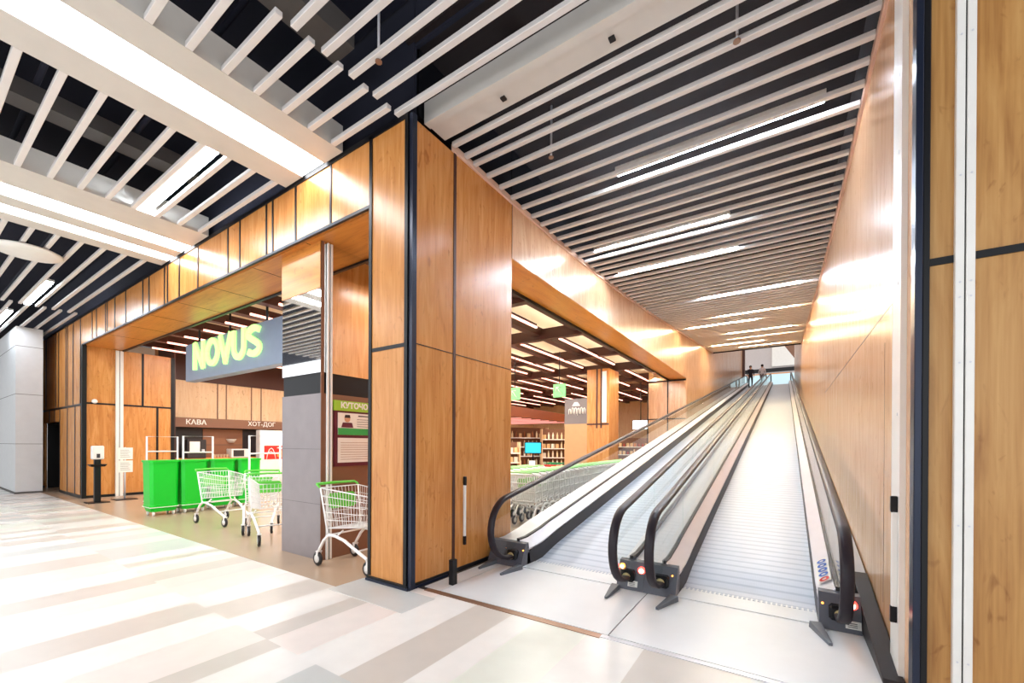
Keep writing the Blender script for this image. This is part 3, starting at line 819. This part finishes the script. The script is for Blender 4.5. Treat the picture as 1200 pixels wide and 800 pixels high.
# ================================================================== COFFEE COUNTER
kz=thing('coffee_counter','coffee and hot dog counter with brown fascia and dark back under pale wood','kiosk',(-16.95,0,0))
MB().box(0,.5,5.05,9.4,2.03,2.34).build('fascia',M['brown'],kz)
text_mesh('fascia_lettering','КАВА',.2,M['lamp_core'] if False else M['paper'],kz,(.505,5.52,2.12),(0,1,0),(0,0,1),.006,.004,width=.58)
text_mesh('fascia_lettering','ХОТ-ДОГ',.2,M['paper'],kz,(.505,7.40,2.11),(0,1,0),(0,0,1),.006,.0015,width=.98)
MB().box(0,.06,5.05,9.4,0,2.03).build('back_panel',M['charcoal'],kz)
ph=MB().box(.06,.09,6.14,7.40,.9,2.0).build('photo_panel',M['cocoa'],kz)
c=MB().lathe([(.09,.02),(.16,.14),(.165,.15),(.15,.15),(.08,.03)],(.10,7.02,1.5),16); c.build('cup_print',M['paper'],ph)
MB().lathe([(.001,0),(.14,0.0),(.14,.005)],(.10,7.02,1.635),16).build('coffee_print',M['hair'],ph)
tr=MB(); tr.box(.091,.10,6.16,7.38,1.42,1.46); tr.build('table_print',M['brown'],ph)
MB().box(.06,.75,5.1,9.3,0,.95).build('counter',M['charcoal'],kz)
MB().box(.04,.80,5.08,9.35,.95,1.0).build('counter_top',M['orange'],kz)
wp=thing('display_fridge','white display cabinet with a red poster beside the coffee counter','display cabinet',(-15.82,8.02,0))
MB().box(-.3,.0,-.5,.55,0,1.98,0,.02).build('cabinet',M['white'],wp)
po=MB().box(0,.01,-.35,.47,.92,1.42).build('poster',M['red'],wp)
pf=MB(); pf.tube([(.012,-.27,.93),(.012,-.24,1.12),(.012,-.17,1.28),(.012,-.10,1.33),(.012,-.04,1.27),(.012,.02,1.1),(.012,.05,.93)],.014,6); pf.tube([(.012,-.22,1.15),(.012,-.12,1.21),(.012,-.02,1.13)],.01,6); pf.build('pale_print',M['paper'],po)
MB().prism([(.10,1.02),(.24,.96),(.38,1.05),(.40,1.2),(.26,1.25),(.13,1.19)],'x',.01,.014).build('orange_print',M['orange'],po); MB().prism([(.08,1.33),(.16,1.37),(.24,1.33),(.33,1.38),(.43,1.31),(.42,1.28),(.32,1.33),(.24,1.28),(.15,1.32)],'x',.01,.014).build('pale_print',M['paper'],po)
MB().box(0,.02,-.46,.5,1.5,1.9).build('light_panel',M['screen_white'],wp)
cm=thing('coffee_machine','black coffee machine with white front on the counter','coffee machine',(-16.3,5.7,1.0))
MB().box(-.2,.2,-.27,.27,0,.62,0,.02).build('body',M['charcoal'],cm); MB().box(.2,.215,-.2,.08,.2,.55).build('front_screen',M['paper'],cm); MB().box(.2,.27,.12,.2,.2,.3,0,.01).build('spout',M['alu'],cm)
mo=thing('microwave_oven','small microwave oven with glass door on the coffee counter','microwave',(-16.3,7.0,1.0))
MB().box(-.2,.2,-.28,.28,0,.3,0,.015).build('body',M['white'],mo); MB().box(.2,.21,-.22,.12,.04,.26).build('door',M['charcoal'],mo)
for i in range(5):
    o=MB().lathe([(.03,0),(.042,.12),(.044,.12),(.038,.118)],n=12).build('paper_cup',M['paper']); o.location=(-16.25,6.28+.09*i,1.0)
    tag(o,'white paper cup in the short line on the coffee counter','paper cup','paper cups on the counter')

# ================================================================== GATES, BINS, DISPENSER
gates=[(-13.55,3.72,4.36,'white metal gate frame standing before the panelled return wall'),(-11.78,3.9,4.5,'white metal gate frame behind the green basket stacks'),(-9.6,4.35,5.0,'white metal gate frame behind the first shopping cart')]
for x,y0,y1,lab in gates:
    t=thing('security_gate',lab,'security gate',(x,(y0+y1)/2,0))
    h=(y1-y0)/2
    MB().tube([(0,-h,.0),(0,-h,1.66),(0,h,1.66),(0,h,.0)],.022,8).build('frame',M['white_gloss'],t)
    MB().tube([(0,-h,1.28),(0,h,1.28)],.018,8).build('crossbar',M['white_gloss'],t)
    for s in (-1,1): MB().box(-.06,.06,s*h-.06,s*h+.06,0,.03,0,.01).build('foot',M['white_gloss'],t)
def bin_(x,y,rz,label,low=False):
    H=1.13
    t=thing('basket_stack',label,'basket stack',(x,y,0),rz,'green rolling basket stacks')
    def ring(w,d,z,c=.05): 
        return [(-w+c,-d,z),(w-c,-d,z),(w,-d+c,z),(w,d-c,z),(w-c,d,z),(-w+c,d,z),(-w,d-c,z),(-w,-d+c,z)]
    b=MB().loft([ring(.226,.23,.22),ring(.24,.245,H),ring(.215,.22,H),ring(.19,.19,.5)],smooth=False); b.build('basket_body',M['green'],t)
    MB().loft([ring(.25,.255,H-.035),ring(.258,.262,H-.03),ring(.258,.262,H+.005),ring(.25,.255,H+.008)],smooth=False).build('top_rim',M['green'],t)
    MB().loft([ring(.2,.205,.085),ring(.222,.226,.17),ring(.234,.238,.175),ring(.234,.238,.225),ring(.22,.22,.23)],smooth=False).build('base_basket',M['green'],t)
    MB().box(-.238,.238,-.242,.242,.17,.182).build('pale_band',M['paper'],t)
    for sx in (-1,1):
        for sy in (-1,1):
            w=MB().lathe([(.04,-.014),(.045,-.008),(.045,.008),(.04,.014)],(sx*.16,sy*.165,.045),12,0,'y'); w.box(sx*.16-.015,sx*.16+.015,sy*.165-.02,sy*.165+.02,.05,.1)
            w.build('wheel',M['white'],t)
    return t
bin_(-10.95,3.24,0,'tall green basket stack nearest the corridor tiles')
bin_(-10.95,3.76,.05,'tall green basket stack just behind the first one')
bin_(-10.95,4.32,0,'green basket stack half hidden behind the first shopping cart')
bin_(-10.95,4.88,0,'green basket stack deepest in the entrance, behind the carts')
t=thing('sanitizer_dispenser','black post with white hand sanitizer dispenser by the entrance corner','dispenser',(-14.35,2.98,0))
MB().box(-.2,.2,-.2,.2,0,.02,0,.005).build('base_plate',M['black'],t)
MB().box(-.05,.05,-.06,.06,.02,1.1,0,.008).build('post',M['black'],t)
MB().loft([[(-.1,-.12,.9),(.1,-.12,.9),(.1,.12,.9),(-.1,.12,.9)],[(-.13,-.16,.96),(.13,-.16,.96),(.13,.16,.96),(-.13,.16,.96)]],smooth=False).build('drip_tray',M['black'],t)
d=MB().box(-.07,.09,-.11,.11,1.08,1.42,0,.02).build('dispenser_case',M['white'],t)
MB().box(.09,.1,-.03,.03,1.12,1.22).build('lever',M['ink'],d)
t=thing('notice_stand','white two page notice on a slim stand by the shutter guide','notice stand',(-14.6,3.56,0))
MB().box(-.25,.2,-.22,.22,0,.015,0,.004).build('base_plate',M['black'],t)
MB().tube([(0,0,.015),(0,0,1.38)],.02,8).build('pole',M['alu'],t)
for z in (.72,1.06):
    o=MB().box(.022,.034,-.15,.15,z,z+.31).build('notice_sheet',M['paper'],t)
    l=MB()
    for i in range(5): l.box(.034,.036,-.1,.1-.02*(i%3),z+.06+.045*i,z+.067+.045*i)
    l.build('notice_text',M['ink'],o)
for x,y,lab in ((-14.3,3.95,'short steel stanchion on black base beside the notice stand'),):
    t=thing('stanchion',lab,'stanchion',(x,y,0))
    MB().lathe([(.09,0),(.09,.03),(.03,.05)],n=16).build('base',M['black'],t); MB().tube([(0,0,.04),(0,0,.62)],.02,8).build('post',M['alu'],t)
b=MB().lathe([(.06,-.02),(.06,.02),(.05,.04),(.02,.05)],(0,0,0),14,0,'x'); o=b.build('wall_alarm',M['white']); o.location=(-15.69,3.2,2.62)
tag(o,'small white round alarm on the entrance return wall','alarm')

# ================================================================== SHOPPING CARTS
def make_cart(label,loc,rz,wr=.0035,group=None,full=True):
    FW=.19 if full else .10
    t=thing('shopping_cart',label,'shopping cart',loc,rz,group)
    # corners of the basket: rear (x=0.10) is tall and wide, front narrow
    RT=[(.06,-.27,.96),(.06,.27,.96)]; FT=[(.86,.20,.90),(.86,-.20,.90)]
    RB=[(.16,-.235,.47),(.16,.235,.47)]; FB=[(.74,.17,.53),(.74,-.17,.53)]
    top=[RT[0],RT[1],FT[0],FT[1]]; bot=[RB[0],RB[1],FB[0],FB[1]]
    V=lambda p: Vector(p)
    def lp(a,b,f): return V(a)+(V(b)-V(a))*f
    bk=MB(); ns=4
    bk.tube(top+[top[0]],wr*2.2,6); bk.tube(bot+[bot[0]],wr*1.6,6)
    faces=[(0,1,11),(1,2,16 if full else 9),(2,3,8),(3,0,16 if full else 9)]
    for a,b_,n in faces:
        for i in range(n+1):
            f=i/n; bk.tube([lp(top[a],top[b_],f),lp(bot[a],bot[b_],f)],wr,4,caps=False)
        for f in ((.2,.4,.6,.8) if full else (.33,.66)): bk.tube([lp(top[a],bot[a],f),lp(top[b_],bot[b_],f)],wr*1.3,4,caps=False)
    for i in range(10 if full else 6):
        f=(i+.5)/(10 if full else 6); bk.tube([lp(bot[0],bot[1],f),lp(bot[3],bot[2],f)],wr,4,caps=False)
    bk.build('basket',M['chrome'],t)
    h=MB().tube([(-.02,-.27,1.0),(-.03,0,1.005),(-.02,.27,1.0)],.017,8); h.build('handle',M['lime'] if full else M['pale_lime'],t)
    for s in (-1,1): MB().tube([(.06,s*.27,.96),(.02,s*.275,.985),(-.02,s*.265,1.0)],.013,6).build('handle_bracket',M['lime'] if full else M['chrome'],t)
    fl=MB().loft([[(.13,-FW*.85,.70),(.137,-FW*.85,.70),(.137,FW*.85,.70),(.13,FW*.85,.70)],[(.12,-FW,.73),(.127,-FW,.73),(.127,FW,.73),(.12,FW,.73)],[(.10,-FW,.85),(.107,-FW,.85),(.107,FW,.85),(.10,FW,.85)],[(.095,-FW*.85,.885),(.102,-FW*.85,.885),(.102,FW*.85,.885),(.095,FW*.85,.885)]],smooth=False)
    fl.build('seat_flap',M['lime'] if full else M['pale_lime'],t)
    fr=MB()
    for s in (-1,1):
        pts=[(.02,s*.26,.175),(.05,s*.262,.225),(.13,s*.262,.33),(.22,s*.255,.40),(.34,s*.25,.40),(.5,s*.235,.36),(.68,s*.215,.27),(.84,s*.20,.20),(.89,s*.20,.175)]
        fr.tube(pts,.019,8)
        fr.tube([(.20,s*.25,.40),(.15,s*.24,.48),(.06,s*.268,.96)],.011,6)
    fr.tube([(.22,-.255,.40),(.22,.255,.40)],.011,6); fr.tube([(.70,-.21,.26),(.70,.21,.26)],.011,6)
    fr.tube([(.36,-.24,.40),(.42,-.2,.47)],.011,6); fr.tube([(.36,.24,.40),(.42,.2,.47)],.011,6)
    fr.build('chassis',M['chrome'],t)
    for (x,y) in ((.0,-.26),(.0,.26),(.88,-.2),(.88,.2)):
        w=MB().lathe([(.046,-.018),(.075,-.018),(.084,-.010),(.084,.010),(.075,.018),(.046,.018)],(x,y,.084),20,0,'y').build('wheel',M['tyre'],t)
        k=MB().lathe([(.001,-.020),(.050,-.020),(.050,.020),(.001,.020)],(x,y,.084),12,0,'y')
        for s in (-1,1): k.loft([[(x-.016,y+s*.021,.07),(x+.016,y+s*.021,.07),(x+.016,y+s*.026,.07),(x-.016,y+s*.026,.07)],[(x-.0,y+s*.021,.18),(x+.04,y+s*.021,.18),(x+.04,y+s*.026,.18),(x-.0,y+s*.026,.18)]],smooth=False)
        k.box(x-.005,x+.045,y-.028,y+.028,.17,.185)
        k.build('caster_fork',M['chrome'],w)
    return t
cart=make_cart('white wire shopping cart with green handle between the pillar and the corner pier',(-4.81,3.23,0),0,.0035,'shopping carts in the entrance')
km=kids_map()
dup(cart,(-9.25,3.52,0),R(4),'white wire shopping cart in the entrance next to the green basket stacks','shopping carts in the entrance',km)
dup(cart,(-8.02,3.86,0),R(-30),'white wire shopping cart standing askew in the middle of the entrance','shopping carts in the entrance',km)
dup(cart,(-7.15,3.52,0),R(-20),'white wire shopping cart half hidden behind the mirrored pillar','shopping carts in the entrance',km)
small=make_cart('white wire cart nested in the long row behind the walkway glass',(-3.98,6.3,0),R(92),.009,'nested cart row along the walkway',False)
km=kids_map()
for i in range(1,26):
    dup(small,(-3.98-.021*i,6.3+.29*i,0),R(92),None,None,km)
lab='white wire cart nested in the second row, deeper in the shop'
for i in range(10): dup(small,(-4.85-.02*i,6.0+.29*i,0),R(92),lab,'second nested cart row',km)
lab='white wire cart nested in the third row, deepest in the shop'
for i in range(8): dup(small,(-5.65,6.1+.29*i,0),R(90),lab,'third nested cart row',km)

# ================================================================== SHOP INTERIOR THROUGH THE SIDE OPENING
b=MB().box(-6.86,-5.97,14,15.2,0,2.27); struct(b.build('wall_store',M['tan']),'brown laminate wall block inside the shop')
t=thing('picture_sign','grey picture sign with pale lettering on top of the brown wall block','sign',(-6.86,14.0,2.27))
MB().box(0,.89,0,.1,0,.92).build('sign_panel',mat('grey photo print',(120,112,112),.45),t)
sl=MB()
for i,(h0,h1) in enumerate(((.36,.54),(.38,.58),(.36,.58),(.30,.56),(.36,.58),(.36,.56))):
    x=.17+.115*i; sl.tube([(x,-.006,h0),(x+.012,-.006,h1),(x+.05,-.006,h1+.02),(x+.075,-.006,h1-.03),(x+.08,-.006,.37)],.016,6)
sl.build('pale_brush_print',M['paper'],t)
MB().prism([(.3,.66),(.62,.66),(.52,.8),(.4,.8)],'y',-.008,.0).build('picture_print',M['white'],t)
b=MB().box(-5.97,-5.15,14,15.0,0,4.2)
for x in (-5.62,-5.46): b.box(x,x+.05,13.985,14.0,2.1,4.2,1)
b.box(-5.40,-5.24,13.985,14,2.3,4.1,2); b.box(-5.97,-5.15,13.985,14,2.22,2.27,1)
struct(b.build('wall_store',[M['wood'],M['darkbrown'],M['white']]),'wood clad pillar inside the shop beside the grey picture sign')
# canopy over the drinks shelves
b=MB().prism([(13.4,2.62),(19.5,2.62),(19.5,2.98),(13.4,3.05)],'x',-12.5,-9.0)
cn=tag(b.build('shelf_canopy',M['canopy']),'orange wood canopy with rosy strips over the drinks shelves','canopy')
for i in range(7): MB().box(-12.3,-9.1,13.7+.8*i,13.735+.8*i,2.59,2.62).build('light_strip',M['rose'],cn)
packs=[]
def pack(kind,rgb):
    m=mat(kind+' '+str(rgb),rgb,.45)
    if kind=='bottle': o=MB().lathe([(.04,0),(.042,.02),(.042,.19),(.016,.25),(.016,.30),(.001,.301)],n=10)
    elif kind=='jar': o=MB().lathe([(.05,0),(.052,.01),(.052,.12),(.044,.135),(.046,.14),(.046,.165),(.001,.166)],n=10)
    else: o=MB().box(-.06,.06,-.06,.06,0,.2,0,.006)
    me=o.build(kind,m); return me
protos=[pack('bottle',(236,220,180)),pack('carton',(226,190,140)),pack('jar',(176,60,40)),pack('carton',(240,236,226)),pack('bottle',(150,90,50)),pack('carton',(196,120,60)),pack('jar',(70,52,40)),pack('bottle',(238,232,214))]
NM={0:'bottle',1:'carton',2:'jar',3:'carton',4:'bottle',5:'carton',6:'jar',7:'bottle'}
used=set()
def goods(i,x,y,z,label,group):
    p=protos[i]
    if i not in used: o=p; used.add(i)
    else: o=p.copy(); C.objects.link(o)
    o.location=(x,y,z); tag(o,label,NM[i],group)
def shelf_unit(x,y,L,rz,H,levels,label,where,seed,kinds):
    t=thing('shelf_unit',label,'shelf unit',(x,y,0),rz)
    MB().box(-L/2,L/2,.18,.2,0,H).build('back_panel',M['brown'],t)
    for s in (-1,1): MB().box(s*L/2-.02,s*L/2+.02,-.2,.2,0,H).build('side_panel',M['wood_pale'],t)
    MB().box(-L/2,L/2,-.2,.2,0,.12).build('plinth',M['charcoal'],t)
    rg=random.Random(seed); ca,sa=math.cos(rz),math.sin(rz)
    zs=[.12+(H-.2)*k/levels for k in range(levels)]
    for k,z in enumerate(zs):
        s=MB().box(-L/2+.02,L/2-.02,-.2,.18,z,z+.025).build('shelf',M['wood_pale'],t)
        MB().box(-L/2+.02,L/2-.02,-.208,-.2,z-.01,z+.035).build('price_rail',M['paper'],s)
        n=int(L/.2); 
        for j in range(n):
            lx=-L/2+.12+(L-.24)*j/max(1,n-1); ly=-.06
            i=rg.choice(kinds)
            goods(i,x+lx*ca-ly*sa,y+lx*sa+ly*ca,z+.025,'%s on the %s shelf of %s'%(NM[i],ordw(k+1),where),'goods on the %s shelf of %s'%(ordw(k+1),where))
    return t
shelf_unit(-10.2,16.2,2.6,R(50),2.3,5,'tall wooden shelf unit under the orange canopy','the canopy unit',1,[0,7,0,1,4])
shelf_unit(-8.4,16.6,1.6,R(40),2.2,5,'wooden shelf unit beside the brown wall block','the block unit',2,[3,1,0,7])
shelf_unit(-8.9,12.6,1.6,R(48),1.6,4,'low wooden shelf unit behind the checkout screen','the low unit',3,[1,2,3,5])
shelf_unit(-7.2,22.5,2.2,R(25),1.9,4,'far shelf unit seen between the wood pillar and the end return','the far unit',4,[2,5,1,2])
shelf_unit(-5.6,20.5,1.2,R(20),1.3,3,'small far shelf unit by the end return','the small far unit',5,[2,5,2])
for i_,p_ in enumerate(protos):
    if i_ not in used: bpy.data.objects.remove(p_)
# checkout
t=thing('checkout_counter','pale checkout counter behind the cart rows','checkout',(-6.9,9.6,0),R(38))
MB().box(-1.1,1.1,-.3,.3,0,.82,0,.01).build('counter_body',M['wood_pale'],t); MB().box(-1.15,1.15,-.34,.34,.82,.87,0,.01).build('counter_top',M['white'],t); MB().box(-.9,.4,-.2,.2,.87,.885).build('conveyor_belt',M['black'],t)
t=thing('monitor','monitor with cyan screen on the checkout counter','monitor',(-5.87,10.0,.92),R(30))
MB().box(-.08,.08,-.06,.06,-.05,-.03).build('stand_base',M['black'],t); MB().box(-.02,.02,-.01,.03,-.04,.36).build('stand',M['black'],t)
MB().box(-.24,.24,-.02,.02,.33,.66,0,.01).build('case',M['black'],t); MB().box(-.215,.215,-.024,-.02,.355,.635).build('screen',M['screen_cyan'],t)
t=thing('card_terminal','small grey card terminal beside the cyan monitor','card terminal',(-5.75,9.75,.87),R(30))
MB().loft([[(-.1,-.1,0),(.1,-.1,0),(.1,.1,0),(-.1,.1,0)],[(-.1,-.08,.04),(.1,-.08,.04),(.1,.12,.2),(-.1,.12,.2)]],smooth=False).build('body',M['duct'],t)
MB().loft([[(-.08,-.075,.047),(.08,-.075,.047),(.08,.1,.19),(-.08,.1,.19)],[(-.08,-.077,.050),(.08,-.077,.050),(.08,.098,.193),(-.08,.098,.193)]],smooth=False).build('keypad',M['paper'],t)
t=thing('plant_tray','tray of small green herbs at the end of the checkout counter','herb tray',(-5.55,10.6,.87))
MB().box(-.25,.25,-.12,.12,0,.06,0,.01).build('tray',M['red'],t)
lf=MB(); rg=random.Random(9)
for i in range(60):
    x,y=rg.uniform(-.22,.22),rg.uniform(-.1,.1); a=rg.uniform(0,6.28); l=.1
    lf.add([(x,y,.06),(x+l*math.cos(a)*.5-.02,y+l*math.sin(a)*.5,.13),(x+l*math.cos(a),y+l*math.sin(a),.12),(x+l*math.cos(a)*.5+.02,y+l*math.sin(a)*.5+.02,.12)],[(0,1,2,3)])
lf.build('leaves',mat('herb leaf',(60,170,110),.6),t)
t=thing('wall_screen','white advertising screen deep in the shop above the small far shelf','screen',(-5.35,18.5,2.2))
MB().box(-.36,.36,0,.06,0,.42).build('case',M['black'],t); MB().box(-.34,.34,-.01,0,.02,.40).build('screen',M['screen_white'],t); MB().tube([(0,.03,.42),(0,.03,2.1)],.02,6).build('hanging_rod',M['black'],t)
for x,lab in ((-5.07,'green lit guide sign with arrow hanging nearer the wood pillar'),(-6.5,'green lit guide sign with arrow hanging beside the corner pier edge')):
    t=thing('guide_sign',lab,'guide sign',(x,10,2.78))
    MB().box(-.18,.18,0,.05,0,.36,0,.01).build('sign_panel',M['exit_green'],t)
    a=MB().tube([(.08,-.006,.08),(-.08,-.006,.27)],.014,6); a.tube([(-.08,-.006,.14),(-.08,-.006,.27),(.05,-.006,.27)],.014,6); a.build('arrow',M['paper'],t)
    MB().tube([(0,.025,.36),(0,.025,1.15),(.0,.025,1.22)],.012,6).build('hanging_rod',M['black'],t)

# ================================================================== PEOPLE AT THE RAMP TOP
def person(label,x,y,z,rz,top,bottom,female=False):
    t=thing('person',label,'person',(x,y,z),rz)
    J={}; vs=[]; ed=[]; rad=[]
    def v(p,r,par=None):
        vs.append(p); rad.append(r); i=len(vs)-1
        if par is not None: ed.append((par,i))
        return i
    pel=v((0,0,.96),(.15,.11)); sp=v((0,0,1.15),(.14,.10),pel); ch=v((0,.01,1.36),(.17,.12),sp); nk=v((0,.01,1.50),(.055,.055),ch); hd=v((0,-.01,1.60),(.075,.085),nk); v((0,-.01,1.72),(.07,.085),hd)
    for s in (-1,1):
        hp=v((s*.10,0,.90),(.095,.095),pel); kn=v((s*.11,-.03*s,.50),(.06,.06),hp); an=v((s*.115,.05*s,.09),(.042,.042),kn); v((s*.13,.05*s-.13,.04),(.04,.03),an)
        sh=v((s*.19,.01,1.42),(.058,.058),ch); el=v((s*.25,.03,1.14),(.042,.042),sh); wr=v((s*.22,-.10,.93),(.03,.03),el)
        pa=v((s*.215,-.13,.87),(.036,.02),wr)
        for k in range(4): 
            f=v((s*.215+(k-1.5)*.012,-.145,.82-.006*(k%2)),(.009,.009),pa); v((s*.21+(k-1.5)*.012,-.14,.785),(.008,.008),f)
        th=v((s*.19,-.15,.86),(.010,.010),pa); v((s*.18,-.16,.83),(.009,.009),th)
    me=bpy.data.meshes.new('body'); me.from_pydata(vs,ed,[]); o=bpy.data.objects.new('body',me); C.objects.link(o)
    md=o.modifiers.new('skin','SKIN'); sk=me.skin_vertices[0].data if me.skin_vertices else None
    if sk is None:
        bpy.context.view_layer.objects.active=o
    sub=o.modifiers.new('sub','SUBSURF'); sub.levels=1; sub.render_levels=1
    return t,o,vs,rad,top,bottom
def finish(pr):
    t,o,vs,rad,top,bottom=pr
    me=o.data
    if not me.skin_vertices:
        import bmesh
        bm=bmesh.new(); bm.from_mesh(me); lay=bm.verts.layers.skin.verify(); bm.to_mesh(me); bm.free()
    for i,r in enumerate(rad):
        me.skin_vertices[0].data[i].radius=r
    me.skin_vertices[0].data[0].use_root=True
    bpy.context.view_layer.update()
    dg=bpy.context.evaluated_depsgraph_get()
    nm=bpy.data.meshes.new_from_object(o.evaluated_get(dg)); 
    bpy.data.objects.remove(o)
    nm.materials.clear()
    for m in (M['skin'],top,bottom,M['hair']): nm.materials.append(m)
    for p in nm.polygons:
        c=p.center; p.use_smooth=True
        if c.z>1.49: p.material_index=0
        elif c.z>.98 or (abs(c.x)>.17 and c.z>1.1): p.material_index=1
        elif abs(c.x)>.16 and c.z>.75: p.material_index=0
        else: p.material_index=2
    b=bpy.data.objects.new('body',nm); C.objects.link(b); b.parent=t
    h=MB().lathe([(.001,1.79),(.06,1.775),(.098,1.72),(.098,1.66),(.085,1.60),(.001,1.60)],(0,.02,0),14); h.build('hair',M['hair'],t)
    sh=MB()
    for s in (-1,1): sh.box(s*.125-.05,s*.125+.05,.05*s-.2,.05*s+.08,0,.07,0,.02)
    sh.build('shoes',M['black'],t)
    f=MB().lathe([(.001,-.125),(.012,-.11),(.016,-.09)],(0,0,1.64),8,0,'y'); f.build('nose',M['skin'],t)
    return t
finish(person('person in dark clothes standing on the shop side walkway near the top',-2.35,38.6,zb(38.6)+.01,R(20),M['dark_cloth'],M['dark_cloth']))
finish(person('person in white shirt and grey trousers at the top of the walkways',-1.575,39.6,zb(39.6)+.01,R(160),M['white_cloth'],M['grey_cloth']))

# ================================================================== LIGHT
wd=bpy.data.worlds.new('world'); bpy.context.scene.world=wd; wd.use_nodes=True
bg=wd.node_tree.nodes['Background']; bg.inputs['Color'].default_value=(.94,.97,1,1); bg.inputs['Strength'].default_value=1.45
def area(nm,loc,sx,sy,power,col=(1,1,1),rot=(0,0,0)):
    l=bpy.data.lights.new(nm,'AREA'); l.shape='RECTANGLE'; l.size=sx; l.size_y=sy; l.energy=power; l.color=col
    o=bpy.data.objects.new(nm,l); C.objects.link(o); o.location=loc; o.rotation_euler=rot; return o
for i,y in enumerate((30,36,42)):
    l=bpy.data.lights.new('hall_fill','POINT'); l.energy=50; l.shadow_soft_size=.5; o=bpy.data.objects.new('hall_fill',l); C.objects.link(o); o.location=(-1.3,y+2,12)  # added fill lights without fixtures, brighten the hall and upper ramp
for i in range(5):
    for j in range(3):
        area('shop_fill',(-4.45-2.36*i,6.6+6.2*j,4.24),.10,4.0,95,(1,.95,.88))  # added fill with no fixture, brightens carts and shelves
for i in range(10):
    area('deck_fill',(-4.38-1.18*i,13.5,4.68),.08,14.0,42,(1,.93,.82),(math.pi,0,0))  # added fill, unseen above the grid beams, lifts the beige boards
sc=bpy.context.scene
sc.view_settings.view_transform='Standard'; sc.view_settings.look='None'; sc.view_settings.gamma=1; sc.view_settings.exposure=.38
try: sc.view_settings.use_curve_mapping=False
except Exception: pass
sc.cycles.use_denoising=True
sc.cycles.max_bounces=8; sc.cycles.diffuse_bounces=4; sc.cycles.glossy_bounces=4; sc.cycles.transparent_max_bounces=24; sc.cycles.transmission_bounces=4
sc.cycles.sample_clamp_indirect=10.0; sc.cycles.caustics_reflective=False; sc.cycles.caustics_refractive=False
